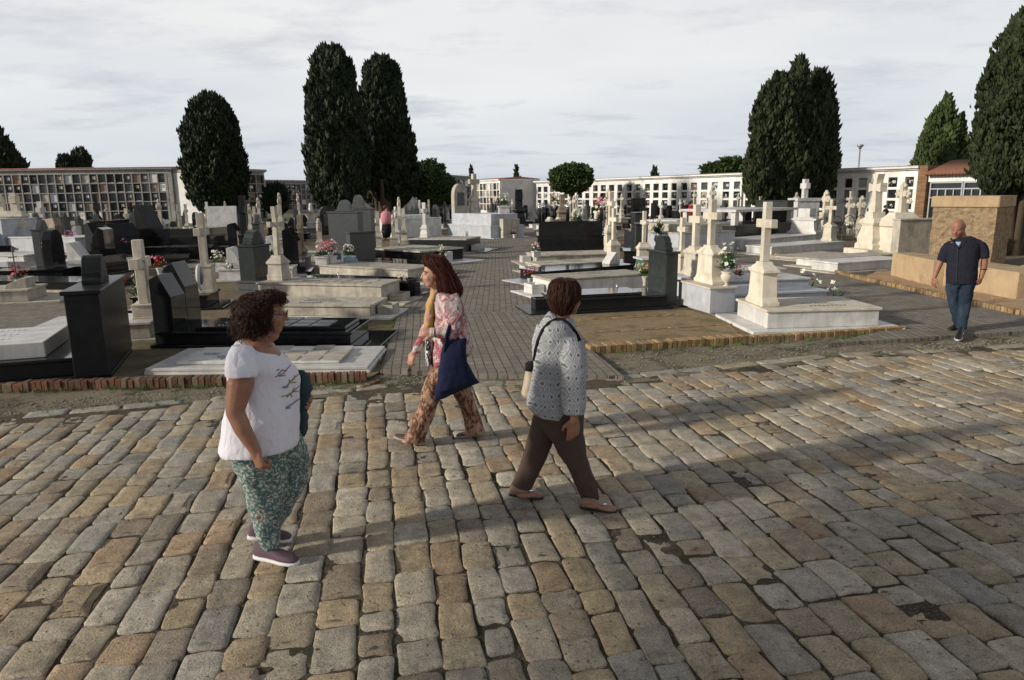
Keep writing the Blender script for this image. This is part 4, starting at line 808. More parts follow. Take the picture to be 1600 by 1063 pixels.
for key, p, z, lab, s in [
 ('white_urn', (1135, 449), .505, 'white flowers in a cream urn on the head block beside the pale cross', 1.15),
 ('pinkloose', (1153, 432), .45, 'pink bouquet lying on the white grave behind the cream urn', .9),
 ('cream' if False else 'yellow', (1184, 496), .60, 'small yellow and white posy behind the bright cross pedestal', .7),
 ('redtall', (222, 487), .05, 'red carnations with tall green leaves in a stone pot beside the black headstone', 1.15),
 ('pinkwhite', (503, 414), .38, 'pink and white bouquet in the left marble box of the pair', 1.25), ('redpink', (518, 412), .38, 'red and pink bouquet in the right marble box of the pair', 1.25),
 ('blackpot', (627, 461), .05, 'dark pot of wilted cream flowers at the foot of the black grave by the path', 1.1),
 ('white_urn', (692, 414), .05, 'white posy in a pale urn at the foot of the slatted grave beside the path', .9), ('whitebox', (773, 372), .05, 'white flowers at the foot of the big grey marble tomb', 1.3),
 ('pinkwhite', (802, 372), .05, 'pink and white flowers lying on the path beside the grey tomb', 1.0),
 ('pinkwhite', (838, 402), .3, 'pink and white flowers in a box before the black posted tomb', 1.0), ('pinkpot', (828, 447), .05, 'pink flowers in a small pot at the edge of the paved path', 1.0),
 ('yellow', (1008, 447), .30, 'cream and yellow flowers in a glass beside the green glass box', 1.1), ('yellow', (1066, 410), .3, 'yellow flowers behind the smallest pale cross', 1.0),
 ('green', (1262, 464), .05, 'grey leaved plant growing at the foot of the white grave', 1.6), ('green', (1302, 472), .05, 'bright green leafy plant on the path edge behind the white cross grave', 1.2),
 ('pinkpot', (32, 452), .05, 'pink flowers in a white vase beside the thin iron cross', 1.3), ('yellow', (82, 415), .35, 'cream flowers in a stone pot below the tan scroll stone', 1.5), ('purple', (110, 378), .4, 'lilac flowers behind the pair of black headstones', 1.8), ('purple', (192, 388), .5, 'lilac flowers right of the plain stone cross', 1.3),
 ('pinkpot', (250, 432), .2, 'red and pink flowers beside the black tombs left of the curly haired woman', 1.2), ('whitebox', (342, 425), .2, 'white flowers behind the stone cross with niche', 1.3), ('whiteloose', (362, 425), .25, 'white flowers with big green leaves left of the grey pillar headstone', 1.4),
 ('whiteloose', (425, 400), .3, 'white flowers beside the slim stone cross', 1.2), ('orange', (457, 378), .3, 'orange and yellow bouquet on a black grave near the lawn', 1.7), ('pinkloose', (405, 372), .3, 'pink bouquet on a dark grave below the round topped cypress', 1.7),
 ('redpink', (341, 377), .7, 'dark red bouquet at the upper side of the leaning marble slab', 1.4), ('redpink', (360, 374), .7, 'dark red bouquet at the lower side of the leaning marble slab', 1.4), ('whitebox', (546, 412), .3, 'white flowers beside the blue cloth bundle', 1.2),
 ('redpink', (937, 388), 1.15, 'red and white wreath bouquet on top of the dark tomb in the centre block', 1.7), ('yellow', (938, 391), .8, 'yellow roses hanging on the dark tomb below the wreath', 1.8), ('cream' if False else 'yellow', (866, 352), 1.2, 'large cream bouquet on a pillar before the niche wall', 2.2), ('whitebox', (788, 373), 1.2, 'yellow and white bouquet on the end pillar of the grey tomb', 2.2),
 ('whiteloose', (902, 391), 1.13, 'white and yellow flowers on the black posted tomb', 1.8), ('white_urn', (1028, 385), .5, 'white flowers beside the dark stone tablet', 1.4), ('whiteloose', (1323, 386), .7, 'white flower wreath tied to the iron railing', 1.1), ('whiteloose', (845, 346), .6, 'yellow flowers beside the small pillars before the niche wall', 2.2), ('pinkloose', (865, 371), .0, 'small pink posy beyond the black posted tomb', 1.2)]:
    flower(key, p, z, lab, s)
mb = MB(); mb.ell((0, 0, .12), (.24, .16, .13), n=12, k=7); mb.ell((.2, .05, .1), (.12, .1, .09)); o = obj('cloth_bundle', mb, flat('pale_blue_plastic', (.20, .30, .36), .5), None, 0, (*G(541, 414, .3).xy, .3)); tag(o, 'pale blue plastic bundle lying on the black grave', 'bundle')
# ================= FAR ROWS of graves =================
ORD = ['first', 'second', 'third', 'fourth', 'fifth', 'sixth', 'seventh', 'eighth', 'ninth', 'tenth', 'eleventh', 'twelfth', 'thirteenth', 'fourteenth', 'fifteenth', 'sixteenth', 'seventeenth', 'eighteenth']
def fproto_grave(i):
    spec = [('white marble grave with a cross', WM, WM, dict(kind='cross', w=.6, h=.8, ch=1.1, t=.15)), ('cream grave with a lobed cross', MO, CR, dict(kind='cross', w=.6, h=.9, ch=1.1, t=.18, ck='trefoil', ped='scroll')),
            ('black granite grave with angular headstone', BK, BK, dict(kind='penta', w=.9, h=1.1, d=.4)), ('black granite grave with rounded headstone', BK, BK, dict(kind='arch', w=.9, h=1.25, d=.25)),
            ('grey granite grave with slab headstone', GR, GR, dict(kind='slab', w=.9, h=1.2, d=.25, crest=.15)), ('dark grave with a pale stone cross', BM_, MO, dict(kind='cross', w=.5, h=.8, ch=1.2, t=.14, ck='splay')),
            ('flat white marble grave with slanted tablet', WM, WM, dict(kind='slant', w=.8, h=.6, d=.5)), ('black tomb with tall dark cross', BK, BM_, dict(kind='cross', w=.7, h=.9, ch=1.3, t=.2, ck='plain', ped='box')),
            ('weathered grave with a tall stone pedestal cross', MO, MO, dict(kind='cross', w=.7, h=1.2, ch=1.2, t=.18, ck='trefoil', ped='roof'))][i]
    lab, m1, m2, hd = spec; r = thing('grave', lab, 'grave', (0, -500, 0)); hd = dict(hd); hd.update(x=.25, z=.36, mat=m2)
    mb = MB(); mb.box(-.1, 2.4, -.6, .6, -.05, .05); obj('plinth', mb, m1, r); mb = MB(); mb.box(0, 2.1, -.48, .48, .051, .31); obj('chest', mb, m1, r); mb = MB(); mb.box(-.03, 2.13, -.51, .51, .312, .355); obj('lid', mb, m1 if m1 is not MO else WM, r)
    head_parts(r, hd, m2, False); return lab, r
FG = [fproto_grave(i) for i in range(9)]
rf = random.Random(21); keep = []
busy = [(o.location.x, o.location.y) for o in C.objects if o.get('category') in ('grave', 'tomb', 'cross monument', 'headstone', 'monument')]
def hides(x, y):
    q = proj((x, y, .5))[0]; d = math.hypot(x, y); return (578 < q < 622 and 26 < d < 36) or (1055 < q < 1092 and 28 < d < 43)
def clash(x, y, r):
    r = r if x > -6 else 1.15
    return hides(x, y) or any((x - a) ** 2 + (y - b) ** 2 < r * r for a, b in busy)
used = set()
def far_rows(zone, rows, step, n, az, place_txt, group, jit=.15, ok=None, skip=.22, wts=None, sc=1):
    """rows: list of start points; graves follow direction az, feet turned sideways"""
    d = Vector((math.sin(az), math.cos(az), 0))
    for ri, (sx, sy, face) in enumerate(rows):
        c = 0
        for k in range(n):
            p = Vector((sx, sy, 0)) + d * (k * step + rf.uniform(-jit, jit))
            if rf.random() < skip or (ok and not ok(p.x, p.y)) or clash(p.x, p.y, 1.5): continue
            i = rf.choices(range(9), wts or [4, 3, 3, 3, 3, 3, 2, 1, 3])[0]; lab, pr = FG[i]; rz = -az + (0 if face > 0 else math.pi)
            L_ = '%s, %s in row %s %s' % (lab.replace('granite ', ''), ORD[c], ['one', 'two', 'three', 'four', 'five', 'six', 'seven', 'eight'][ri], place_txt); c += 1
            place(pr, (p.x, p.y, .03), rz + rf.uniform(-.04, .04), L_, group, rf.uniform(.88, 1.14) * sc)
            if c >= 18: break
far_rows('left', [(-9.2, 24, -1), (-10.4, 24.6, 1), (-14.5, 26, -1), (-16.2, 24.5, 1), (-20.5, 24, -1), (-22, 26, 1), (-27, 28, -1)], 1.9, 13, math.radians(-8), 'left of path', 'graves in the left rows before the niche block', ok=lambda x, y: y < 46 and not (-13 < x < -5.5 and y < 26), wts=[1, 1, 6, 6, 4, 1, 3, .5, 1], skip=.04, sc=.74)
far_rows('near', [(-7.6, 18.6, 1), (-12.0, 19.2, -1), (-13.4, 20, 1), (-17.5, 19, -1)], 1.7, 4, math.radians(-8), 'left of curly woman', 'graves in the nearer left rows', ok=lambda x, y: y < 25, wts=[1, 1, 5, 5, 4, 1, 3, .3, 1], skip=.1, sc=.78)
far_rows('mid', [(-4.6, 42, -1), (-6.2, 32, 1), (-6.4, 46, -1)], 1.9, 11, 0.02, 'by far path', 'graves left of the far end of the paved path', skip=.25, ok=lambda x, y: y < 64, wts=[2, 2, 2, 3, 4, 1, 2, 1, 1], sc=.8)
far_rows('centre', [(3.6, 41, -1), (4.8, 41, 1), (9.0, 42, -1), (10.3, 42, 1), (14.8, 42, -1), (16.2, 41, 1), (20.2, 40, -1)], 2.0, 11, math.radians(-14), 'before niche wall', 'graves in front of the long white niche wall', skip=.22, ok=lambda x, y: y < 72 - 1.28 * max(0, x - 2) and y < 62, wts=[2, 2, 4, 4, 5, 1.5, 3, 1, 1.5], sc=.76)
far_rows('block', [(3.9, 26, -1), (5.0, 22, 1)], 1.8, 5, 0.0, 'of centre block', 'graves in the centre block', skip=.1, sc=.8)
far_rows('right', [(12.4, 28, -1), (17.5, 27, 1), (17.0, 34, -1)], 1.9, 7, math.radians(-10), 'behind railing', 'graves behind the iron railing', skip=.35, ok=lambda x, y: y < 60 - .6 * x and not (x > 18 and y < 34), sc=.8)
for lab, r in FG:
    if not r.get('_used'):
        for ch in list(r.children): bpy.data.objects.remove(ch)
        bpy.data.objects.remove(r)
# ================= NICHE WALLS =================
NM = [M['black'], M['black_mat'], M['grey'], M['darkgreen'], M['marble_blue'], M['marble_old'], M['tan'], M['white_paint'], flat('brown_niche_door', (.06, .035, .012), .6), flat('terracotta_niche_slab', (.32, .16, .10), .6), flat('pink_granite_slab', (.22, .13, .11), .35)]
FLW = [flat('niche_flowers_%s' % n, c, .8, .5, 30) for n, c in (('red', (.35, .05, .05)), ('white', (.6, .58, .5)), ('pink', (.5, .22, .28)), ('green', (.05, .09, .03)), ('yellow', (.5, .38, .1)))]
def niche_wall(name, label, p0, p1, H, rows, cols, z0=.25, band=.55, D=5.0, frame=None, roof=None, wts=None, arch=0, pil=.10, shelf=.07, seed=1, name2='niche_block', cornice=.25, end=None, maxn=100, plain=0, open_=0):
    a, b = Vector((*p0, 0)), Vector((*p1, 0)); d = b - a; Lh = d.length; rz = math.atan2(d.y, d.x); rnd = random.Random(seed)
    r = thing(name, label, 'building', (a.x, a.y, .0), rz); frame = frame or M['grey_frame']
    mb = MB(); mb.box(0, Lh, .32, D, -.1, H); obj('wall', mb, end or M['white_paint'], r)
    top = H - band; ph = (top - z0) / rows; pw = (Lh - plain) / cols; pil = pil * pw if pil > .3 else pil
    mb = MB(); mb.box(-.0, Lh, -.10, .318, -.1, z0)
    mb.box(0, Lh, .0, .316, top + .002, H - .13)
    for c in range(cols + 1):
        w_ = pil * ((2.2 if pil < .3 else 1.25) if c in (0, cols) or (arch and c % 4 == 0) else 1); mb.box(max(0, c * pw - w_ / 2), min(Lh, c * pw + w_ / 2), -.02 if w_ > pil else .0, .314, z0 + .002, top)
    for q in range(1, rows): mb.box(.01, Lh - .01, .02, .312, z0 + q * ph - shelf / 2, z0 + q * ph + shelf / 2)
    if plain: mb.box(Lh - plain, Lh, .0, .31, z0 + .002, top)
    obj('facade_frame', mb, frame, r)
    mb = MB(); mb.box(-.12, Lh + .12, -cornice, D + .12, H - .128, H - .02); mb.box(-.08, Lh + .08, -cornice * .5, D + .08, H - .22, H - .13); obj('cornice', mb, frame, r)
    if roof:
        mb = MB(); zr = H + .0; mb.prism([(-cornice - .05, zr - .018), (D * .5, zr + .22), (D + .1, zr + .0)], -.15, Lh + .15, 'x')
        obj('roof', mb, roof, r)
    else:
        mb = MB(); mb.box(-.1, Lh + .1, -cornice + .05, D, H - .018, H + .04); obj('roof', mb, M['concrete'], r)
    cells = [(c, q) for c in reversed(range(cols)) for q in range(rows)]; nn = 0; rest = MB()
    for c, q in cells:
        m = rnd.choices(NM, wts or [7, 6, 6, 4, 1.6, 2, 1.6, 1.2, 2, 1, 1.6])[0]
        x0, x1 = c * pw + pil * .5, (c + 1) * pw - pil * .5
        if arch and c % 4 == 0: x0 += pil * .13
        if arch and c % 4 == 3: x1 -= pil * .13
        zb, zt = z0 + q * ph + shelf / 2 + .01, z0 + (q + 1) * ph - shelf / 2 - .01; y = .13 if m is not NM[7] else .08; mb = MB() if nn < maxn else rest
        if arch and rnd.random() < .16:
            xm = (x0 + x1) / 2; hw = (x1 - x0) / 2 - .04
            mb.prism([(xm - hw, zb), (xm + hw, zb), (xm + hw, zb + ph * .45)] + [(xm + hw * math.cos(t), zb + ph * .45 + ph * .34 * math.sin(t)) for t in (.4, .8, 1.2, 1.57, 1.95, 2.35, 2.75)] + [(xm - hw, zb + ph * .45)], y, .30, 'y'); mb.box(x0, x1, .25, .308, zb, zt, 1)
        else: mb.box(x0 + .02, x1 - .02, y, .30, zb, zt)
        if rnd.random() < .5:   # small lettered panel / portrait / border
            w_ = (x1 - x0); mb.box(x0 + w_ * .3, x0 + w_ * .7, y - .012, y - .002, zb + (zt - zb) * .45, zb + (zt - zb) * .8, 2)
        if rnd.random() < .35: mb.box(x0 + .06, x1 - .06, y - .05, y - .002, zb + .01, zb + .05, 2)
        if nn >= maxn: continue
        n_ = obj('niche', mb, [m, frame, rnd.choice([M['grey'], M['marble_blue'], M['marble_old'], M['metal']])], r, fixn=False); nn += 1
        if rnd.random() < .62 and rows * cols < 130:
            fb = MB(); k = rnd.randint(4, 9); fm = rnd.choices(FLW, [3, 4, 2, 3, 1])[0]; xc = rnd.uniform(x0 + .15, x1 - .15)
            for _ in range(k): fb.ell((xc + rnd.gauss(0, .08), y - .05 - rnd.random() * .05, zb + .05 + rnd.random() * .28), (rnd.uniform(.03, .06),) * 3, n=5, k=4, m=rnd.randint(0, 1))
            obj('flowers', fb, [fm, FLW[3]], n_, fixn=False)
    if rest.f: tag(obj('niche', rest, [NM[1], frame, M['grey']], r, fixn=False), kind='stuff')
    return r, Lh, rz
def base_pt(px, py): return tuple(G(px, py).xy)
# left block, facade towards the camera
def PD(px, d): q = ray(px, 303); return Vector((q.x / q.y * d, d))
e1 = PD(271, 60.5); l0 = PD(-2, 60.5); dl = (l0 - e1); l1 = e1 + dl * 1.45
HL = ztop((e1.x, e1.y), 261.5)
rL, Lh, rz = niche_wall('niche_block', 'long block of dark burial niches with red roof edge and whitewashed end wall at left', tuple(l1), tuple(e1), HL, 5, 29, .35, .5, 8, frame=M['grey_frame'], roof=M['tile'], seed=3, plain=.5, pil=.09)
# block behind the round cypress
a = PD(345, 59); b = PD(415, 64)
niche_wall('niche_block', 'grey niche block half hidden behind the round topped cypress', tuple(a), tuple(b), ztop(b, 266), 5, 5, .3, .45, 9, seed=8, pil=.12)
a = PD(408, 90); b = PD(520, 101)
niche_wall('niche_block', 'distant niche block beyond the lawn between the round cypress and the twin cypresses', tuple(a), tuple(b), ztop(b, 283), 5, 15, .4, .5, 8, seed=12, pil=.12, frame=M['grey_frame'])
# red roofed block right of the twin cypresses: white end wall and receding facade
a = PD(656, 61); b = PD(741, 76); hh = ztop(b, 276)
r, Lh, rz = niche_wall('niche_block', 'niche block with red tiled roof and white side wall right of the twin cypresses', tuple(a), tuple(b), hh, 5, 10, .3, .4, 9, roof=M['tile'], seed=15, pil=.1)
c_ = PD(585, 66); d_ = c_ - a
mb = MB(); inv = Matrix.Rotation(-rz, 2); q = inv @ Vector((d_.x, d_.y)); 
rw = thing('white_wall', 'plain white wall running behind the clipped tree and the twin cypresses', 'wall', (a.x, a.y, 0), math.atan2(d_.y, d_.x)); mb.box(.4, d_.length, -.15, .15, -.1, hh * .78); obj('wall_face', mb, M['white_paint'], rw)
mb = MB(); mb.box(.35, d_.length, -.2, .2, hh * .78 + .002, hh * .78 + .09); obj('coping', mb, M['white_paint'], rw)
# block with long grey end wall
a = PD(730, 87); b = PD(781.5, 79); hh = ztop(b, 279.5)
niche_wall('niche_block', 'sunlit niche block with red roof and broad blank end wall beyond the paved path', tuple(a), tuple(b), hh, 4, 10, .3, .45, 4.9, roof=M['tile'], seed=18, pil=.12, frame=M['white_wall'])
# long white wall in three blocks
P = [base_pt(838, 333), base_pt(1004, 337), base_pt(1160, 342), base_pt(1428, 352)]
def lin(t): return Vector(P[0]) + (Vector(P[3]) - Vector(P[0])) * t
V0, V3 = Vector(P[0]), Vector(P[3]); dd = V3 - V0
def at_px(x):
    lo, hi = 0, 1
    for _ in range(40):
        m = (lo + hi) / 2; p = V0 + dd * m
        if proj((p.x, p.y, 1))[0] < x: lo = m
        else: hi = m
    return V0 + dd * lo
q0, q1, q2, q3 = V0, at_px(1004), at_px(1160), V3
WW = [8, 7, 5, 4, 1, 1.2, .8, .8, .8, .4, .7]
Hw = (ztop(q0, 281) + ztop(q2, 269.5) + ztop(q3, 265)) / 3
Wd = .38
for i, (p, q, lab, cols) in enumerate([(q0, q1, 'far left section of the long white niche wall, behind the clipped round tree', 14), (q1, q2, 'middle section of the long white niche wall, with plaster mouldings', 10), (q2, q3, 'near section of the long white niche wall, partly behind the spreading cypress', 13)]):
    niche_wall('niche_wall', lab, tuple(p), tuple(p + (q - p) * .998), Hw, 4, cols, .2, .62, 3.2, frame=M['white_wall'], wts=WW, arch=1, pil=Wd, shelf=.15, seed=30 + i, end=M['white_wall'], cornice=.35)
r = thing('drainpipe', 'thin grey drainpipe on the joint of the long white niche wall', 'drainpipe', (q2.x, q2.y, 0), math.atan2(dd.y, dd.x)); mb = MB(); mb.tube([(0, -.12, 0), (0, -.12, Hw - .3)], .05, 6, rnd=False); obj('pipe', mb, M['concrete'], r)
# brick pier and glazed building with brown tiled roof
a = V3 + dd.normalized() * .05; n_ = dd.normalized()
r = thing('brick_pier', 'pier of thin reddish brown bricks at the end of the white niche wall', 'pier', (a.x, a.y, 0), math.atan2(n_.y, n_.x))
mb = MB(); mb.box(0, .55, -.2, 1.5, -.1, Hw + .02); pm = Mt('thin_brick_courses'); tcn = pm.n('ShaderNodeTexCoord').outputs['Object']
br = pm.n('ShaderNodeTexBrick'); br.inputs['Scale'].default_value = 1; br.inputs['Brick Width'].default_value = .5; br.inputs['Row Height'].default_value = .09; br.inputs['Mortar Size'].default_value = .012
br.inputs['Color1'].default_value = (.27, .155, .085, 1); br.inputs['Color2'].default_value = (.18, .10, .055, 1); br.inputs['Mortar'].default_value = (.10, .07, .05, 1)
mp = pm.n('ShaderNodeMapping'); mp.inputs[2].default_value = (math.pi / 2, 0, 0); pm.L.new(tcn, mp.inputs[0]); pm.L.new(mp.outputs[0], br.inputs[0]); pm.col(br.outputs['Color']); pm.rough(.9, .2); pm.bump(br.outputs['Fac'], -.6, .03)
obj('brick_shaft', mb, pm.m, r)
a = a + n_ * .57; r = thing('glazed_building', 'low building with brown tiled roof and aluminium framed windows behind the rough plinth', 'building', (a.x, a.y, 0), math.atan2(n_.y, n_.x)); LB = 16
mb = MB(); mb.box(0, LB, .25, 6, -.1, 2.95); obj('wall', mb, M['white_wall'], r); mb = MB(); mb.box(0, LB, -.05, .248, 2.55, 2.97); obj('fascia', mb, M['white_wall'], r)
mb = MB()
for k in range(int(LB / .2)): mb.tube([(k * .2 + .1, -.5, 2.98), (k * .2 + .1, 2.2, 3.75)], .105, 6, rnd=False)
mb.prism([(-.5, 2.93), (2.2, 3.7), (6.2, 2.9)], 0, LB, 'x'); obj('roof', mb, M['tile_brown'], r)
for k in range(8):
    x = .1 + k * 1.9; f = MB()
    for (x0, x1, z0, z1) in ((0, 1.86, 2.46, 2.55), (0, 1.86, 2.1, 2.17), (0, 1.86, 1.6, 1.66), (0, 1.86, .0, .10), (0, .07, .1, 2.46), (1.79, 1.86, .1, 2.46), (.9, .97, .1, 2.1), (.45, .50, .1, 2.1), (1.35, 1.40, .1, 2.1)): f.box(x + x0, x + x1, -.02 if z1 - z0 < .3 else -.01, .16, z0, z1)
    w_ = obj('window', f, M['alu'], r); g = MB(); g.box(x, x + 1.86, .10, .13, .05, 2.5); obj('pane', g, M['glass'], w_)
# street lamp beyond the wall, second lamp
def lamp(label, px, H, ytop):
    p = at_px(px if px < 1420 else 1420); p = p + p.normalized() * 16; z = ztop(p, ytop); r = thing('street_lamp', label, 'street lamp', (p.x, p.y, 0)); mb = MB(); mb.tube([(0, 0, 0), (0, 0, z - .3)], [.11, .06], 8, rnd=False); obj('pole', mb, M['metal'], r)
    mb = MB(); mb.lathe([(.1, z - .35), (.12, z - .25), (.26, z - .12), (.28, z - .02), (.18, z)], n=12); obj('lantern', mb, M['metal'], r)
lamp('tall street lamp standing beyond the niche wall', 1336, 9, 226)
# ================= TREES =================
def crown(name, lobes, n, size, mat, parent, seed=1, up=.8, flat_=.32, core=.8, lump=.16, fill=.25, aspect=2.6, ragged=.075):
    """foliage of many small flame shaped tufts over and inside lumpy lobes; lobe=(cx,cy,z0,z1,rmax,profile)"""
    rs = np.random.RandomState(seed); V = []; F = []; Vc = []; Fc = []
    tot = sum(l[4] * (l[3] - l[2]) for l in lobes); off = 0
    for li, (cx, cy, z0, z1, R, prof) in enumerate(lobes):
        k = int(n * R * (z1 - z0) / tot); t = rs.rand(k) ** .9; th = rs.rand(k) * 6.2832; pr = np.interp(t, prof[0], prof[1])
        keep = rs.rand(k) < np.clip(pr + .15, 0, 1); t, th, pr = t[keep], th[keep], pr[keep]; k = len(t)
        ph = rs.rand(6) * 6.28
        lm = 1 + lump * (np.sin(th * 3 + t * 9 + ph[0]) * .35 + np.sin(th * 5 - t * 17 + ph[1]) * .3 + np.sin(th * 8 + t * 31 + ph[2]) * .25 + np.sin(th * 13 - t * 53 + ph[3]) * .25)
        ci = np.floor(th / 6.2832 * max(6, R * 9)).astype(int); cj = np.floor(t * (z1 - z0) / .95 + (ci % 3) / 3.).astype(int); cell = (ci * 73 + cj * 179 + li * 31) % 997; cr = rs.rand(997)
        lm = lm + ragged * (cr[cell] - .5) * 2; gp = (cr[(cell * 7 + 3) % 997] > .13) | (rs.rand(k) < .3); t, th, pr, lm, cell = t[gp], th[gp], pr[gp], lm[gp], cell[gp]; k = len(t)
        rr = R * pr * lm; inn = rs.rand(k) < fill; rr = np.where(inn, rr * (.5 + .5 * rs.rand(k)), rr * (.92 + .13 * rs.rand(k) ** 2))
        zc = z0 + t * (z1 - z0) + (lm - 1) * .5
        cxy = np.stack([cx + rr * np.cos(th), cy + rr * np.sin(th), zc], 1)
        outw = np.stack([np.cos(th), np.sin(th), np.zeros(k)], 1); d = outw * (1 - up) + np.array([0, 0, up]) + rs.randn(k, 3) * .22; d /= np.linalg.norm(d, axis=1)[:, None]
        s = size * (.45 + 1.1 * rs.rand(k) ** 1.5); h = s * aspect * .5
        a = np.cross(d, rs.randn(k, 3)); a /= np.linalg.norm(a, axis=1)[:, None]; b = np.cross(d, a)
        w_ = (s * .5)[:, None]; mid = cxy + d * (h * .35)[:, None]
        pts = np.stack([cxy - d * (h * .35)[:, None], mid + a * w_, mid + (-.5 * a + .87 * b * (.4 + flat_)) * w_, mid + (-.5 * a - .87 * b * (.4 + flat_)) * w_, cxy + d * (h * 1.15)[:, None]], 1)
        base = off + np.arange(k)[:, None] * 5
        for tri in ((0, 2, 1), (0, 3, 2), (0, 1, 3), (4, 1, 2), (4, 2, 3), (4, 3, 1)): F.append(base + np.array(tri))
        V.append(pts.reshape(-1, 3)); off += k * 5
        if core:
            nn, kk = 20, 22; vv = []
            for i in range(kk + 1):
                tt = .02 + .94 * i / kk; p_ = np.interp(tt, prof[0], prof[1])
                for j in range(nn):
                    tj = 6.2832 * j / nn; l_ = 1 + lump * (math.sin(tj * 3 + tt * 9 + ph[0]) * .35 + math.sin(tj * 5 - tt * 17 + ph[1]) * .3); q = R * p_ * l_ * core; vv.append((cx + q * math.cos(tj), cy + q * math.sin(tj), z0 + tt * (z1 - z0)))
            bb = sum(len(x) for x in Vc); Vc.append(np.array(vv))
            for i in range(kk):
                for j in range(nn): p0_, p1_, p2_, p3_ = bb + i * nn + j, bb + i * nn + (j + 1) % nn, bb + (i + 1) * nn + (j + 1) % nn, bb + (i + 1) * nn + j; Fc += [(p0_, p1_, p2_), (p0_, p2_, p3_)]
    V = np.concatenate(V); F = np.concatenate(F)
    if core: Fc = np.array(Fc) + len(V); V = np.concatenate([V] + Vc); F = np.concatenate([F, Fc])
    return npmesh(name, V, F, mat, parent)
CYL = ([0, .03, .1, .25, .5, .75, .88, .96, 1.], [.25, .55, .78, .95, 1., .90, .70, .42, .08])
EGG = ([0, .05, .15, .35, .6, .8, .93, 1.], [.3, .6, .85, 1., .92, .75, .5, .12])
CON = ([0, .04, .12, .3, .6, .85, 1.], [.5, .85, 1., .9, .55, .22, .03])
BAL = ([0, .1, .25, .5, .75, .9, 1.], [.35, .75, .95, 1., .85, .55, .15])
def tree(name, label, px, py, lobes, n, size, mat, cat='tree', trunk=.3, th=None, seed=1, off=None, group=None, scale_y=1, tz=None, bend=(0, 0), **k):
    """lobes in photo pixels: (xc, xhalf, ytop, ybot, profile, depth shift)"""
    g = G(px, py) if off is None else Vector((*off, 0)); r = thing(name, label, cat, (g.x, g.y, 0), 0, group); LB_ = []
    dist = Vector((g.x, g.y, 0)).dot(Vector((0, 1, 0))); 
    for (xc, xh, yt, yb, prof, ds) in lobes:
        zc = AF.dot(Vector((g.x, g.y + ds, 2)) - EYE); R = xh / FPX * zc; x = (xc - proj((g.x, g.y + ds, (ztop(g, yt) + ztop(g, yb)) / 2))[0]) / FPX * zc; z0 = ztop((g.x, g.y + ds), yb) if yb < py - 1 else .3; z1 = ztop((g.x, g.y + ds), yt)
        LB_.append((x, ds, z0, z1, R, prof))
    crown('crown', LB_, n, size, mat, r, seed, **k)
    mb = MB(); zt = (LB_[0][2] + (LB_[0][3] - LB_[0][2]) * .35) if tz is None else tz
    rt = random.Random(seed); mb.tube([(0, 0, -.2), (.02 + bend[0] * .3, bend[1] * .3, zt * .3), (LB_[0][0] * .3 + bend[0] * .7, bend[1] * .7, zt * .65), (LB_[0][0] * .6 + bend[0], bend[1], zt)], [trunk * 1.35, trunk, trunk * .8, trunk * .45], 12, rnd=False)
    for q in range(4): a = q * 1.57 + rt.random(); mb.tube([(0, 0, -.1), (math.cos(a) * trunk * .7, math.sin(a) * trunk * .7, .15), (LB_[0][0] * .3 + math.cos(a) * trunk, math.sin(a) * trunk, zt * .6), (LB_[0][0] * .5 + math.cos(a) * trunk * 3, math.sin(a) * trunk * 3, zt)], [trunk * .7, trunk * .5, trunk * .35, trunk * .2], 8, rnd=False)
    obj('trunk', mb, M['bark'], r); return r
tree('cypress', 'round topped dark cypress in front of the left niche block', 352, 352, [(334, 45, 148, 338, EGG, 0)], 17000, .22, M['cyp'], trunk=.5, seed=2)
tree('cypress', 'tallest dark cypress with tapering top, left one of the twin cypresses', 541, 358, [(525, 46, 76, 336, ([0, .05, .15, .35, .6, .8, .93, 1.], [.4, .68, .9, 1., .88, .70, .55, .2]), 0)], 20000, .23, M['cyp'], trunk=.5, seed=3, tz=4)
tree('cypress', 'slightly shorter dark cypress, right one of the twin cypresses', 600, 354, [(600, 47, 92, 328, ([0, .05, .15, .35, .6, .8, .93, 1.], [.4, .7, .95, .95, .74, .58, .48, .15]), 1.5)], 19000, .23, M['cyp'], trunk=.45, seed=4, tz=3.2)
tree('cypress', 'broad spreading cypress clump with many stems before the white niche wall', 1214, 352, [(1216, 36, 118, 330, EGG, 0), (1188, 20, 205, 322, EGG, -.8), (1246, 12, 94, 190, CYL, .2), (1272, 29, 114, 318, EGG, 1.5), (1240, 37, 150, 325, EGG, .6), (1289, 14, 170, 322, EGG, 1.0), (1200, 22, 135, 250, EGG, -.5)], 34000, .22, M['cyp2'], trunk=.45, seed=5, tz=4, lump=.26, ragged=.13)
tree('conifer', 'yellowish green pyramid shaped conifer behind the tiled roof building', 1475, 330, [(1473, 42, 152, 300, CON, 0), (1448, 14, 185, 280, CON, 0), (1497, 16, 180, 285, CON, 0), (1514, 12, 222, 290, CON, .5), (1460, 12, 172, 240, CON, 0)], 14000, .20, M['conif'], off=tuple((at_px(1428) + Vector((6.5, 10))).xy), trunk=.25, seed=6, core=.66, lump=.3, flat_=.5, ragged=.22)
tree('cypress', 'huge cypress with leaning bare trunk at the right edge of the picture', 1578, 400, [(1605, 66, 2, 305, ([0, .04, .12, .3, .55, .8, .93, 1.], [.25, .62, .95, 1., .88, .66, .42, .1]), 0), (1560, 26, 200, 303, BAL, -.3), (1655, 50, 60, 300, BAL, 1)], 46000, .105, M['cyp2'], trunk=.28, seed=7, tz=3.0, bend=(.4, 0), lump=.14)
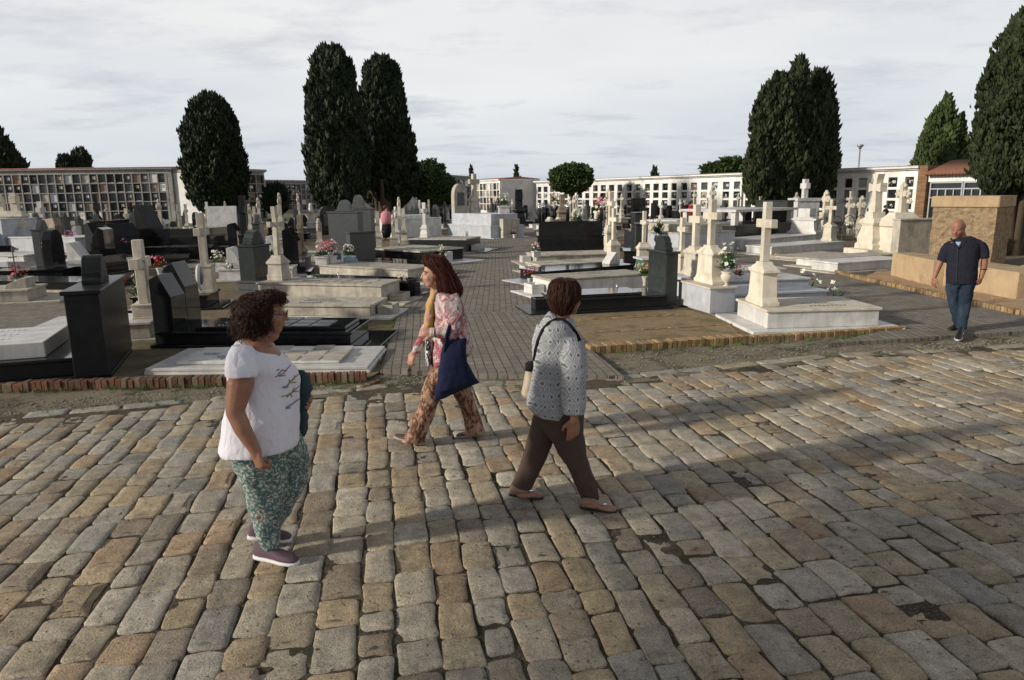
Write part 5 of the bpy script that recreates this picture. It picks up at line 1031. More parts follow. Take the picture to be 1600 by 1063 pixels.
tree('round_tree', 'small clipped round tree standing before the white niche wall', 893, 340, [(893, 30, 257, 302, BAL, 0), (876, 14, 262, 298, BAL, -.3), (908, 14, 258, 298, BAL, .3), (890, 18, 256, 285, BAL, -.5)], 8000, .24, M['broad'], trunk=.17, seed=8, up=.35, ragged=.2, core=.62, flat_=.6, aspect=1.6, lump=.24)
tree('round_tree', 'low bushy green tree beside the red roofed niche block', 668, 350, [(677, 26, 266, 320, BAL, 0), (660, 14, 280, 312, BAL, 0), (697, 16, 276, 318, BAL, .4)], 6500, .22, M['broad'], trunk=.2, seed=9, up=.35, ragged=.2, core=.62, flat_=.6, aspect=1.6, lump=.24)
def bg(px, dist, lobes, label, name='tree', mat='cyp', **k):
    d = ray(px, 303); d.z = 0; d.normalize(); p = d * dist
    g = Vector((p.x, p.y, 0)); yb = proj((p.x, p.y, 0))[1]
    return tree(name, label, px, yb, lobes, k.pop('n', 4500), k.pop('size', .38), M[mat], off=(p.x, p.y), **k)
bg(6, 85, [(2, 26, 208, 275, CON, 0)], 'dark cypress cut by the left edge behind the niche block', 'cypress', seed=11)
bg(103, 120, [(103, 10, 245, 280, BAL, 0)], 'small round treetop above the left roof', 'cypress', seed=12, n=1200)
bg(127, 120, [(127, 12, 235, 280, BAL, 0)], 'slightly taller round treetop above the left roof', 'cypress', seed=13, n=1400)
bg(737, 150, [(737, 2.6, 261, 300, CON, 0)], 'thin dark cypress tip above the red roofed niche block', 'cypress', seed=14, n=700, size=.5)
bg(807, 150, [(807, 3.2, 260, 300, CON, 0)], 'thin dark cypress tip above the blank end wall', 'cypress', seed=15, n=700, size=.5)
bg(668, 120, [(662, 13, 254, 275, BAL, 0), (680, 12, 256, 278, BAL, 0), (672, 10, 250, 275, BAL, 1)], 'leafy treetop showing over the red roof', 'tree', 'broad', seed=16, n=1800, up=.4, lump=.4)
bg(1023, 130, [(1023, 5, 265, 290, CON, 0)], 'tiny dark treetop over the long white wall', 'cypress', seed=17, n=500, size=.5)
bg(1135, 110, [(1118, 20, 254, 290, BAL, 0), (1140, 22, 247, 290, BAL, 1), (1160, 20, 250, 290, BAL, 2)], 'spreading pine crown above the long white wall', 'pine_tree', 'broad', seed=18, n=5000, up=.3, lump=.3)
bg(1308, 90, [(1308, 3, 244, 300, CON, 0)], 'thin pointed treetop right of the spreading cypress', 'cypress', seed=19, n=500, size=.4)
bg(432, 62, [(432, 14, 297, 336, BAL, 0)], 'dark bush before the distant niche block beyond the lawn', 'bush', seed=20, n=1500, size=.4)
# tree outside the picture, behind and left of the camera, whose shade falls on the cobbles
ca, sa = math.sin(SUN_AZ), math.cos(SUN_AZ); T0 = Vector((1.6, .9)) + Vector((ca, sa)) * 21
r = thing('shade_tree', 'broad tree behind the camera that shades the near cobbles', 'tree', (T0.x, T0.y, 0)); 
crown('crown', [(0, -1.2, 6.0, 13.5, 3.9, BAL), (2.2, -3, 7, 12.5, 3.0, BAL), (-1.5, -4.2, 6.5, 13, 3.4, BAL), (.5, -7.0, 4.6, 12.5, 3.8, BAL), (0, -11.5, 4, 12.5, 4.2, BAL), (3, -9, 5, 12, 3.5, BAL)], 13000, .42, M['broad'], r, 33, up=.4, core=.5, flat_=.6, lump=.3)
mb = MB(); mb.tube([(0, -2, 0), (.1, -2, 3), (-.1, -2.2, 7), (0, -2.2, 9)], [.35, .28, .22, .1], 10); obj('trunk', mb, M['bark'], r)
# ================= PEOPLE =================
def skin_mat(name, c, rough=.5):
    k = Mt(name); k.col(k.mix(k.ramp(k.noise(22, 4), [(.3, 0.), (.7, 1.)]), tuple(x * .85 for x in c), tuple(min(1, x * 1.12) for x in c))); k.rough(rough, .35)
    k.b.inputs['Subsurface Weight'].default_value = .15; k.b.inputs['Subsurface Radius'].default_value = (.02, .008, .004); k.b.inputs['Subsurface Scale'].default_value = .5; k.bump(k.noise(300, 2), .08, .002); return k.m
SK = {'warm': skin_mat('tanned_skin', (.30, .145, .092)), 'fair': skin_mat('fair_skin', (.40, .215, .155)), 'dark': skin_mat('reddish_tanned_skin', (.28, .13, .085))}
def hair_mat(name, c):
    k = Mt(name); k.col(k.mix(k.noise(90, 3, .6, scl=(1, 1, .25)), tuple(x * .45 for x in c), tuple(x * 1.7 for x in c))); k.rough(.6, .25); return k.m
def cloth(name, c, var=.2, wr=.35, fine=500):
    k = Mt(name); k.col(k.mix(k.noise(14, 4), tuple(x * (1 - var) for x in c), tuple(min(1, x * (1 + var * .5)) for x in c))); k.rough(.88, .2)
    k.bump(k.math('ADD', k.math('MULTIPLY', k.noise(16, 3, .5, scl=(1, 1, .5), dist=.6), 1.), k.math('MULTIPLY', k.noise(fine, 2), .06)), wr, .02); return k
def oc(k): return k.n('ShaderNodeTexCoord').outputs['Object']
WHT = cloth('white_cotton', (.70, .69, .75), .04, .9).m; NAVY = cloth('navy_cloth', (.010, .014, .042), .25).m; BROWNP = cloth('brown_trousers', (.072, .050, .041), .2).m
SHIRT = cloth('dark_slate_shirt', (.014, .015, .024), .2).m; BLACKC = cloth('black_cloth', (.010, .010, .012), .2).m; REDC = cloth('red_jacket', (.42, .015, .02), .15).m; PINKC = cloth('pink_cardigan', (.55, .24, .28), .15).m; LBLUE = cloth('light_blue_cotton', (.25, .36, .55), .1).m
def jeans():
    k = cloth('blue_denim', (.030, .060, .115), .3); c = k.mix(k.ramp(k.noise(5, 4, .6, scl=(1, 1, .6)), [(.45, 0.), (.7, .75)]), (.013, .023, .040), (.042, .064, .092)); k.col(c); return k.m
JEAN = jeans()
def floral():
    k = cloth('floral_trousers', (.5, .5, .5)); o = oc(k); w_ = k.n('ShaderNodeVectorMath', operation='ADD'); z_ = k.n('ShaderNodeTexNoise'); z_.inputs['Scale'].default_value = 22; s_ = k.n('ShaderNodeVectorMath', operation='SCALE'); s_.inputs['Scale'].default_value = .045; k.L.new(o, z_.inputs[0]); k.L.new(z_.outputs['Color'], s_.inputs[0]); k.L.new(o, w_.inputs[0]); k.L.new(s_.outputs[0], w_.inputs[1]); o = w_.outputs[0]; v = k.voro(24, o, 'DISTANCE_TO_EDGE'); vc = k.voro(24, o, out='Color'); sp_ = k.n('ShaderNodeSeparateColor'); k.L.new(vc, sp_.inputs[0])
    c = k.mix(k.ramp(v, [(.03, 1.), (.14, 0.)]), (.40, .41, .37), (.07, .13, .13)); d = k.voro(24, o)
    m = k.math('MULTIPLY', k.ramp(d, [(.24, 1.), (.34, 0.)]), k.ramp(sp_.outputs[0], [(.35, 0.), (.37, 1.)])); c = k.mix(m, c, (.17, .045, .03))
    m = k.math('MULTIPLY', k.ramp(d, [(.20, 1.), (.30, 0.)]), k.ramp(sp_.outputs[1], [(.6, 0.), (.62, 1.)])); c = k.mix(m, c, (.05, .17, .22))
    c = k.mix(k.ramp(k.noise(60, 3, .6, vec=o), [(.46, 0.), (.56, .85)]), c, (.05, .11, .105)); k.col(c); return k.m
def blouse():
    k = cloth('pink_flowered_blouse', (.5, .5, .5)); o = oc(k); n = k.noise(11, 5, .7, vec=o, dist=1.2); c = k.mix(k.ramp(n, [(.48, 0.), (.54, 1.)]), (.36, .29, .27), (.52, .46, .43))
    c = k.mix(k.ramp(k.noise(9, 5, .7, vec=o, off=(3, 3, 3), dist=1.5), [(.48, 0.), (.54, .9)]), c, (.30, .045, .075)); c = k.mix(k.ramp(k.noise(30, 4, .7, vec=o, off=(7, 3, 1), dist=1), [(.56, 0.), (.62, .85)]), c, (.16, .12, .15)); k.col(c); return k.m
def snake():
    k = cloth('snakeskin_print_trousers', (.5, .5, .5)); o = oc(k); c = k.mix(k.ramp(k.noise(16, 3, .5, vec=o, scl=(1.3, 1.3, .55), dist=2.2), [(.47, 0.), (.53, 1.)]), (.30, .18, .125), (.10, .045, .028))
    c = k.mix(k.ramp(k.noise(35, 4, .7, vec=o, scl=(1, 1, .5)), [(.52, 0.), (.6, .7)]), c, (.06, .03, .02)); c = k.mix(k.ramp(k.noise(9, 3, .6, vec=o, off=(2, 2, 2)), [(.55, 0.), (.62, .6)]), c, (.44, .30, .22)); k.col(c); return k.m
def knit():
    k = Mt('grey_diamond_knit'); o = oc(k); s_ = k.n('ShaderNodeSeparateXYZ'); k.L.new(o, s_.inputs[0]); nz = k.noise(9, 3, .5, vec=o)
    def tri(x, f, ph=0.):
        a = k.math('ADD', k.math('MULTIPLY', x, f), k.math('MULTIPLY', nz, .9)); a = k.math('ADD', a, ph); a = k.math('FRACT', a); return k.math('ABSOLUTE', k.math('SUBTRACT', a, .5))
    hx = k.math('ADD', s_.outputs[0], k.math('MULTIPLY', s_.outputs[1], .6)); d = k.math('ADD', tri(hx, 21.), tri(s_.outputs[2], 13.5))
    m = k.ramp(d, [(.14, 1.), (.22, .1), (.38, 0.), (.48, .8), (.57, .05), (.78, .45)]); c = k.mix(m, (.50, .51, .53), (.10, .105, .115)); c = k.mix(k.ramp(k.noise(120, 3, .6, vec=o), [(.4, 0.), (.65, .6)]), c, (.22, .23, .25)); c = k.mix(k.ramp(k.noise(5, 3, .6, vec=o), [(.5, 0.), (.7, .35)]), c, (.16, .17, .18)); k.col(c); k.rough(.95, .1)
    k.bump(k.math('ADD', k.math('MULTIPLY', m, -.8), k.noise(150, 3)), .6, .008); return k.m
class Fig:
    def __init__(s, name, label, px, py, z=0.0, cat='person', group=None):
        s.g = G(px, py, z); s.D = math.hypot(s.g.x, s.g.y); s.h = Vector((s.g.x, s.g.y, 0)).normalized(); s.r = Vector((s.h.y, -s.h.x, 0)); s.root = thing(name, label, cat, tuple(s.g), 0, group)
    def J(s, x, y, dd=0.):
        d = ray(x, y); t = (s.D + dd) / (d.x * s.h.x + d.y * s.h.y); return EYE + d * t - s.g
    def rings(s, secs, n=20, pw=2.3):
        R = []
        for q in secs:
            xl, yl, xr, yr, th = q[:5]; dd = q[5] if len(q) > 5 else 0; a, b = s.J(xl, yl, dd), s.J(xr, yr, dd); c = (a + b) / 2; ax = (b - a) / 2; row = []
            for k in range(n):
                t = 2 * math.pi * k / n; ct, st = math.cos(t), math.sin(t); f = (abs(ct) ** pw + abs(st) ** pw) ** (-1 / pw); row.append(c + ax * ct * f + s.h * (st * f * th))
            R.append(row)
        return R
    def loft(s, mb, secs, n=20, pw=2.3): mb.sections(s.rings(secs, n, pw))
    def mk(s, name, mb, mat, vox=.009, smooth=3, disp=0, parent=None, dsz=.12):
        o = obj(name, mb, mat, parent or s.root)
        for p in o.data.polygons: p.use_smooth = True
        if vox: m = o.modifiers.new('r', 'REMESH'); m.mode = 'VOXEL'; m.voxel_size = vox; m.use_smooth_shade = True
        if smooth: m = o.modifiers.new('s', 'SMOOTH'); m.iterations = smooth; m.factor = .5
        if disp:
            t = bpy.data.textures.new('folds', 'CLOUDS'); t.noise_scale = dsz; t.noise_depth = 2; m = o.modifiers.new('d', 'DISPLACE'); m.texture = t; m.strength = disp; m.mid_level = .5; m.texture_coords = 'LOCAL'
        return o
def hand(mb, w, d, pn, curl=.35, thumb=1, s=1., spread=.1):
    d = d.normalized(); pn = (pn - d * pn.dot(d)).normalized(); sd = d.cross(pn) * thumb; M_ = Matrix((d, sd, pn)).transposed()
    mb.ell(w + d * .045 * s, (.056 * s, .042 * s, .018 * s), M_, 12, 8); mb.tube([w - d * .03, w + d * .02 * s], [.026 * s, .027 * s], 10)
    for i, (o_, l) in enumerate(((.032, .068), (.011, .078), (-.011, .072), (-.031, .056))):
        p = w + d * (.082 - .004 * i) * s + sd * o_ * s; pts = [p - d * .02 * s]; a = 0; P = p
        for q, f in enumerate((.45, .32, .25)):
            a += curl * (1 + .15 * i) * (.7 if q == 0 else 1); dr = (d * math.cos(a) + pn * math.sin(a) + sd * o_ * spread * 20 * .3).normalized(); pts.append(P); P = P + dr * l * f * s
        pts.append(P); mb.tube(pts, [.0105 * s, .0105 * s, .0095 * s, .0085 * s, .0075 * s][:len(pts)], 8)
    t0 = w + d * .025 * s + sd * .034 * s; t1 = t0 + (d * .7 + sd * .62 + pn * .25).normalized() * .038 * s; t2 = t1 + (d * .9 + sd * .2 + pn * .4).normalized() * .032 * s; mb.tube([t0 - sd * .015, t0, t1, t2], [.014 * s, .014 * s, .012 * s, .009 * s], 8)
def head(f, mb, c, fw, up=Vector((0, 0, 1)), s=1., skin=None, brow=None, eyes=True, fat=1.0, lipc=(.30, .09, .08)):
    fw = fw.normalized(); up = (up - fw * up.dot(fw)).normalized(); sd = fw.cross(up); M_ = Matrix((fw, sd, up)).transposed(); P = lambda x, y, z: c + (fw * x + sd * y + up * z) * s; R = lambda *r: tuple(q * s for q in r)
    mb.ell(P(-.012, 0, .028), R(.098, .076, .092), M_, 18, 12); mb.ell(P(.030, 0, -.030), R(.066, .062 * fat, .082), M_, 16, 10); mb.ell(P(.052, 0, -.088), R(.036, .036 * fat, .028), M_, 12, 8); mb.ell(P(.005, 0, -.062), R(.06, .058 * fat, .045), M_, 12, 8)
    for q in (-1, 1):
        mb.ell(P(.060, q * .034, -.032), R(.030, .027 * fat, .030), M_, 10, 8); mb.ell(P(.078, q * .030, .020), R(.014, .026, .008), M_, 8, 6); mb.ell(P(-.008, q * .076, -.014), R(.020, .009, .031), M_, 8, 8); mb.ell(P(.094, q * .012, -.036), R(.009, .009, .008), M_, 8, 6)
    mb.tube([P(.090, 0, .014), P(.103, 0, -.012), P(.112, 0, -.030)], [.008 * s, .011 * s, .0125 * s], 8); mb.ell(P(.086, 0, -.060), R(.014, .024, .016), M_, 10, 6)
    mb.ell(P(.093, 0, -.056), R(.010, .021, .0055), M_, 8, 6); mb.ell(P(.091, 0, -.067), R(.010, .018, .006), M_, 8, 6)
    ms = MB(); ms.ell(P(.0965, 0, -.0585), R(.0085, .019, .0035), M_, 8, 5); ms.ell(P(.0945, 0, -.066), R(.0085, .016, .004), M_, 8, 5); obj('lips', ms, flat('lips_%d' % int(c.length * 1000), lipc, .5), f.root)
    for q in (-1, 1):
        if not eyes:
            e = MB(); e.tube([P(.089, q * .018, .0), P(.093, q * .031, -.004), P(.086, q * .044, .0)], .0022 * s, 5); obj('eyelid', e, brow, f.root); e = MB(); e.tube([P(.089, q * .014, .024), P(.092, q * .030, .030), P(.080, q * .050, .023)], .0035 * s, 6); obj('eyebrow', e, brow, f.root); continue
        e = MB(); e.ell(P(.080, q * .031, .003), R(.0125, .0145, .0065), M_, 10, 6); eo = obj('eye', e, M['eye'], f.root); e = MB(); e.ell(P(.0905, q * .031, .003), R(.003, .006, .006), M_, 8, 6); obj('iris', e, M['iris'], eo)
        if brow: e = MB(); e.tube([P(.089, q * .014, .024), P(.092, q * .030, .030), P(.080, q * .050, .023)], .0035 * s, 6); obj('eyebrow', e, brow, f.root)
    return P, M_
M['eye'] = flat('eyeball', (.32, .27, .24), .3, .03); M['iris'] = flat('brown_iris', (.03, .018, .01), .2, .05)
def strands(mb, rings, n, rnd, r=.0035, jit=.006, seg=2, full=1.0, lo=0, hi=1, flare=0.):
    R = len(rings); K = len(rings[0])
    for _ in range(n):
        t = (lo + (hi - lo) * rnd.random()) * K; a = int(t) % K; b = (a + 1) % K; fr = t - int(t); sc = rnd.uniform(.93, 1.05); i0 = rnd.randint(0, max(0, R // 3)); i1 = R if rnd.random() < .6 else rnd.randint(R // 2, R); pts = []; off = Vector((0, 0, 0))
        for i in range(i0, i1):
            c = sum(rings[i], Vector()) / K; p = rings[i][a].lerp(rings[i][b], fr); off += Vector((rnd.gauss(0, jit), rnd.gauss(0, jit), rnd.gauss(0, jit * .5))); pts.append(c + (p - c) * (sc + flare * (i / R)) + off)
        if len(pts) > 2: mb.tube(pts, [r * .7] + [r] * (len(pts) - 2) + [r * .4], 4, rnd=False)
def shoe(f, heel, toe, w, h, mat, sole, st=.028, name='shoe'):
    d = toe - heel; L_ = d.length; d = d / L_; sd = Vector((d.y, -d.x, 0)).normalized(); up = sd.cross(d); up = up if up.z > 0 else -up
    def rr(t, hw, z0, z1): c = heel + d * L_ * t + up * (z0 + z1) / 2; return [c + sd * hw * math.copysign(abs(math.cos(a)) ** .7, math.cos(a)) + up * (z1 - z0) / 2 * math.copysign(abs(math.sin(a)) ** .7, math.sin(a)) for a in [2 * math.pi * k / 14 for k in range(14)]]
    P = [(0, .35, .75), (.05, .62, .95), (.18, .74, 1.0), (.34, .72, .95), (.5, .82, .70), (.68, 1, .52), (.85, .92, .42), (.96, .6, .34), (1., .25, .26)]
    mb = MB(); mb.sections([rr(t, w * a, st * .6, st * .6 + h * b) for t, a, b in P]); o = f.mk(name, mb, mat, 0, 0)
    mb = MB(); mb.sections([rr(t * 1.03 - .015, w * a * 1.08, 0, st) for t, a, b in P]); f.mk('sole', mb, sole, 0, 0, parent=o); return o
# ---------- woman in white T-shirt ----------
f = Fig('person', 'curly haired woman with glasses in white T-shirt and floral trousers walking to the right', 430, 872); J = f.J; W1 = f
hd = MB(); hc = J(417, 489, 0); fwd = f.r * .97 - f.h * .16 + Vector((0, 0, -.10)); P_, M_ = head(f, hd, hc, fwd, s=1.0, brow=None, fat=1.12)
hd.tube([J(412, 510), J(406, 530), J(402, 545)], [.058, .062, .08], 14); hd.ell(J(424, 524), (.045, .05, .035))
f.loft(hd, [(385, 534, 428, 537, .15), (362, 552, 440, 552, .17), (358, 585, 458, 585, .15), (360, 650, 455, 650, .16), (362, 690, 450, 690, .16)])
f.loft(hd, [(387, 526, 424, 533, .09), (380, 533, 430, 543, .13)], 16); hd.tube([J(382, 572, -.17), J(375, 602, -.22), J(367, 643, -.24)], [.052, .070, .050], 14); hd.tube([J(367, 643, -.24), J(380, 672, -.27), J(399, 704, -.29)], [.050, .046, .032], 14)
hand(hd, J(399, 704, -.29), J(409, 735, -.30) - J(399, 704, -.29), f.r * .75 + f.h * .4, .85, -1, 1.15)
hd.tube([J(436, 565, .2), J(452, 600, .22), J(466, 612, .2)], [.06, .05, .04], 10); hand(hd, J(468, 612, .18), J(480, 622, .16) - J(468, 610, .18), -f.h, .9, 1, 1.0)
for (a, b) in (((408, 700), (421, 848)), ((446, 700), (434, 812))): hd.tube([J(*a, 0 if a[0] < 400 else .15), J(b[0], b[1], 0 if a[0] < 400 else .15)], [.06, .035], 8)
body = f.mk('body', hd, SK['warm'], .007, 2)
mb = MB(); f.loft(mb, [(379, 531, 430, 546, .135), (367, 536, 437, 551, .18), (356, 549, 448, 560, .20), (352, 568, 463, 573, .20), (354, 585, 469, 587, .19), (356, 610, 468, 609, .19), (352, 640, 468, 638, .20), (346, 672, 468, 668, .21), (341, 702, 468, 682, .215), (341, 709, 467, 686, .215)], 24, 2.4)
f.loft(mb, [(362, 540, 395, 540, .05, -.15), (353, 556, 403, 556, .07, -.20), (349, 574, 405, 574, .085, -.23), (349, 588, 404, 586, .085, -.235)], 16)
tee = f.mk('t_shirt', mb, WHT, .009, 3, .022, dsz=.13)
# printed twigs on the shirt front
dg = bpy.context.evaluated_depsgraph_get(); te = tee.evaluated_get(dg); tm = te.to_mesh(); bvh = BVHTree.FromPolygons([v.co.copy() for v in tm.vertices], [tuple(p.vertices) for p in tm.polygons]); te.to_mesh_clear()
def decal(f, bvh, lines, mat, name, parent, wd=.004, lift=.0028):
    mb = MB(); o_ = EYE - f.g
    for ln in lines:
        pts = []
        for (x0, y0), (x1, y1) in zip(ln, ln[1:]):
            for q in range(4): pts.append((x0 + (x1 - x0) * q / 4, y0 + (y1 - y0) * q / 4))
        pts.append(ln[-1]); P = []
        for x, y in pts:
            h = bvh.ray_cast(o_, ray(x, y).normalized())
            if h[0] is not None: P.append((h[0] + h[1] * lift * (1 if h[1].dot(ray(x, y)) < 0 else -1)))
        if len(P) > 1: mb.tube(P, wd, 4, rnd=False)
    obj(name, mb, mat, parent)
decal(f, bvh, [[(430, 589), (442, 584), (457, 567)], [(434, 585), (441, 578), (446, 580)], [(436, 588), (446, 586)], [(432, 579), (436, 577)]], flat('print_mauve', (.22, .12, .16), .9), 'shirt_print', tee, .003)
decal(f, bvh, [[(448, 603), (458, 592), (468, 583)], [(452, 600), (452, 593)], [(458, 594), (460, 587)], [(455, 598), (462, 597)], [(440, 620), (453, 616), (467, 603)], [(448, 621), (453, 614), (456, 620)], [(456, 613), (459, 606)], [(459, 612), (466, 611)]], flat('print_olive', (.24, .24, .08), .9), 'shirt_print', tee, .0036)
decal(f, bvh, [[(441, 605), (450, 603)], [(443, 606), (449, 605)], [(446, 637), (455, 632), (467, 623)], [(447, 638), (453, 637)]], flat('print_grey_blue', (.22, .24, .36), .9), 'shirt_print', tee, .005)
FLO = floral(); mb = MB()
f.loft(mb, [(356, 690, 442, 680, .16), (357, 708, 446, 700, .155), (367, 735, 450, 733, .13), (379, 765, 449, 762, .11), (388, 798, 444, 796, .092), (396, 826, 438, 827, .078), (404, 848, 437, 846, .070), (410, 858, 430, 860, .06)], 20)
f.loft(mb, [(400, 688, 468, 672, .13, .12), (405, 712, 482, 704, .13, .16), (412, 732, 485, 728, .115, .19), (418, 752, 479, 752, .11, .19), (422, 775, 468, 775, .09, .18), (424, 798, 453, 800, .075, .17), (424, 820, 440, 822, .065, .16)], 18)
f.mk('trousers', mb, FLO, .009, 2, .03, dsz=.09)
mauve = flat('mauve_sneaker', (.105, .065, .085), .8, .2, 60, .3, 0, .3); solew = flat('white_rubber_sole', (.60, .60, .60), .6)
g_ = f.g
shoe(f, G(399, 872, .0) - g_, G(466, 884, .0) - g_, .046, .095, mauve, solew, .03)
shoe(f, G(388, 842, .05) - g_, G(455, 846, .015) - g_, .044, .09, mauve, solew, .03)
rnd = random.Random(4); HB = hair_mat('dark_brown_curls', (.034, .014, .008)); mb = MB()
mb.ell(J(400, 487, 0), (.115, .112, .094), None, 18, 12); mb.ell(J(392, 504, 0), (.105, .11, .07), None, 14, 10); mb.ell(J(416, 467, 0), (.092, .09, .045), None, 14, 8)
hs = f.mk('hair', mb, HB, .012, 2); mb = MB()
cen = [(J(401, 487, 0), .120, .12, .100), (J(394, 504, 0), .110, .115, .074), (J(418, 469, 0), .095, .10, .055), (J(424, 463, 0), .07, .08, .03)]
for _ in range(3600):
    c, a, b, d = rnd.choices(cen, [5, 3, 2, 1])[0]; v = Vector((rnd.gauss(0, 1), rnd.gauss(0, 1), rnd.gauss(0, 1))).normalized(); p = c + Vector((v.x * a, v.y * b, v.z * d)) * rnd.uniform(.86, 1.12)
    q = p - hc; fx = q.dot(fwd.normalized())
    if fx > .035 and q.z < .066: continue
    if fx > .09: continue
    t1 = v.orthogonal().normalized(); t2 = v.cross(t1); ph = rnd.uniform(0, 6.28); rr_ = rnd.uniform(.006, .014); dn = Vector((0, 0, -1)) * rnd.uniform(.2, .8) + v * rnd.uniform(.1, .5); L_ = rnd.uniform(.02, .07)
    mb.tube([p + dn * L_ * (i / 6) + (t1 * math.cos(ph + i * 1.25) + t2 * math.sin(ph + i * 1.25)) * rr_ for i in range(7)], .0015, 3, rnd=False)
obj('curls', mb, HB, hs, fixn=False)
GLS = flat('dark_glasses_frame', (.03, .02, .02), .3); mb = MB()
for q in (-1, 1): mb.tube([P_(.108, q * .033 + .022 * math.cos(t), .001 + .017 * math.sin(t)) for t in [k * math.pi / 7 for k in range(15)]], .0016, 5, rnd=False); mb.tube([P_(.106, q * .055, .006), P_(.05, q * .074, .006), P_(0, q * .078, .0)], .002, 5, rnd=False)
mb.tube([P_(.108, -.011, .004), P_(.112, 0, .006), P_(.108, .011, .004)], .0016, 5, rnd=False); obj('glasses', mb, GLS, f.root)
# jacket carried over the far hand (top level: it is held)
f2 = Fig('denim_jacket', 'folded teal denim jacket held in the far hand of the curly haired woman', 430, 872, cat='jacket'); mb = MB()
f2.loft(mb, [(462, 580, 474, 578, .03, .12), (464, 590, 486, 588, .06, .14), (466, 606, 488, 606, .07, .14), (468, 622, 484, 624, .06, .16), (466, 640, 480, 640, .06, .18), (464, 662, 481, 664, .055, .18), (466, 678, 477, 682, .04, .18)]); f2.mk('jacket_folds', mb, cloth('teal_denim', (.035, .06, .075), .3).m, .009, 2, .03, dsz=.06)
# ---------- woman in flowered blouse ----------
f = Fig('person', 'red haired woman in pink flowered blouse and snakeskin print trousers striding to the left', 690, 692); J = f.J; g_ = f.g
hd = MB(); hc = J(679, 427, 0); fwd = -f.r * .99 - f.h * .10 + Vector((0, 0, -.05)); P_, M_ = head(f, hd, hc, fwd, s=1.0, brow=flat('auburn_brow', (.10, .03, .02), .7))
hd.tube([J(684, 442), J(689, 456), J(694, 468)], [.055, .053, .07], 12); f.loft(hd, [(682, 462, 706, 462, .13), (676, 480, 718, 480, .16), (678, 520, 724, 520, .14), (680, 560, 728, 560, .15), (676, 590, 722, 588, .15)])
hd.tube([J(702, 478, -.15), J(706, 496, -.2), J(706, 514, -.23)], [.03, .036, .036], 10); hd.tube([J(706, 514, -.23), J(690, 520, -.24), J(677, 520, -.24)], [.04, .034, .027], 10); hand(hd, J(678, 520, -.24), -f.r + Vector((0, 0, .1)), f.h * .7 + Vector((0, 0, -.5)), .6, 1, 1.0)
hd.tube([J(686, 480, .14), J(672, 505, .16), J(660, 530, .10), J(647, 551, .06)], [.05, .042, .036, .026], 10); hand(hd, J(647, 551, .06), J(639, 573, .06) - J(648, 551, .06), f.r * .6 + f.h * .4, .45, -1, 1.0)
hd.tube([J(690, 585), J(668, 630), J(646, 680)], [.07, .05, .04], 8); hd.tube([J(708, 585, .1), J(725, 625, .1), J(742, 668, .1)], [.07, .05, .04], 8)
hd.ell(G(640, 690, .05) - g_, (.07, .03, .025)); hd.ell(G(735, 677, .05) - g_, (.07, .03, .025)); f.mk('body', hd, SK['fair'], .008, 2)
mb = MB(); f.loft(mb, [(686, 454, 702, 453, .08), (680, 460, 712, 458, .16), (677, 470, 721, 468, .20), (676, 490, 726, 488, .20), (677, 510, 730, 506, .18), (676, 530, 735, 526, .19), (674, 552, 741, 545, .20), (675, 570, 738, 549, .20)], 22)
f.loft(mb, [(690, 462, 716, 458, .05, -.12), (690, 478, 722, 474, .075, -.18), (692, 496, 724, 493, .075, -.21), (690, 512, 722, 512, .07, -.23), (688, 527, 714, 531, .05, -.24)], 14)
mb.tube([J(708, 518, -.23), J(695, 520, -.24), J(683, 520, -.24)], [.058, .052, .042], 12); mb.tube([J(686, 476, .17), J(673, 505, .16), J(661, 529, .1), J(650, 548, .06)], [.062, .056, .05, .038], 12)
bl = f.mk('blouse', mb, blouse(), .009, 3, .028, dsz=.08)
mb = MB(); f.loft(mb, [(664, 528, 674, 528, .10), (664, 548, 674, 548, .11), (665, 568, 674, 570, .10)]); k = cloth('zebra_print', (.5, .5, .5)); k.col(k.ramp(k.noise(40, 3, .5, vec=oc(k), scl=(1, 1, .5), dist=2), [(.48, .02), (.52, .65)])); f.mk('striped_top', mb, k.m, .009, 2)
k = cloth('yellow_scarf', (.55, .36, .10)); k.col(k.mix(k.ramp(k.noise(18, 3, .6, vec=oc(k)), [(.4, 0.), (.6, 1.)]), (.40, .27, .06), (.42, .24, .20))); mb = MB()
f.loft(mb, [(673, 450, 690, 452, .075), (672, 460, 684, 460, .085, -.02), (666, 475, 680, 474, .09, -.03), (663, 495, 679, 495, .08, -.04), (662, 512, 678, 514, .05, -.04)]); f.mk('scarf', mb, k.m, .008, 2, .02, dsz=.04)
SN = snake(); mb = MB(); f.loft(mb, [(674, 560, 722, 556, .17), (674, 575, 724, 572, .16), (664, 596, 700, 592, .12, -.04), (658, 612, 692, 612, .105, -.05), (655, 630, 684, 632, .10, -.05), (645, 653, 676, 656, .10, -.05), (637, 674, 667, 677, .10, -.04), (630, 687, 663, 690, .095, -.03)], 18)
f.loft(mb, [(690, 566, 726, 562, .14, .06), (700, 590, 732, 588, .12, .08), (706, 612, 737, 612, .10, .1), (718, 634, 744, 634, .095, .1), (724, 655, 752, 655, .095, .1), (728, 674, 758, 675, .09, .1)], 18); f.mk('trousers', mb, SN, .009, 2, .02, dsz=.07)
dk = flat('brown_sandal', (.09, .045, .03), .6); sg = flat('grey_sandal_sole', (.30, .29, .28), .7)
shoe(f, G(662, 696) - g_, G(617, 689) + Vector((0, 0, .035)) - g_, .045, .05, dk, sg, .025, 'sandal'); shoe(f, G(758, 678, .03) - g_, G(714, 684) - g_, .045, .05, dk, sg, .025, 'sandal')
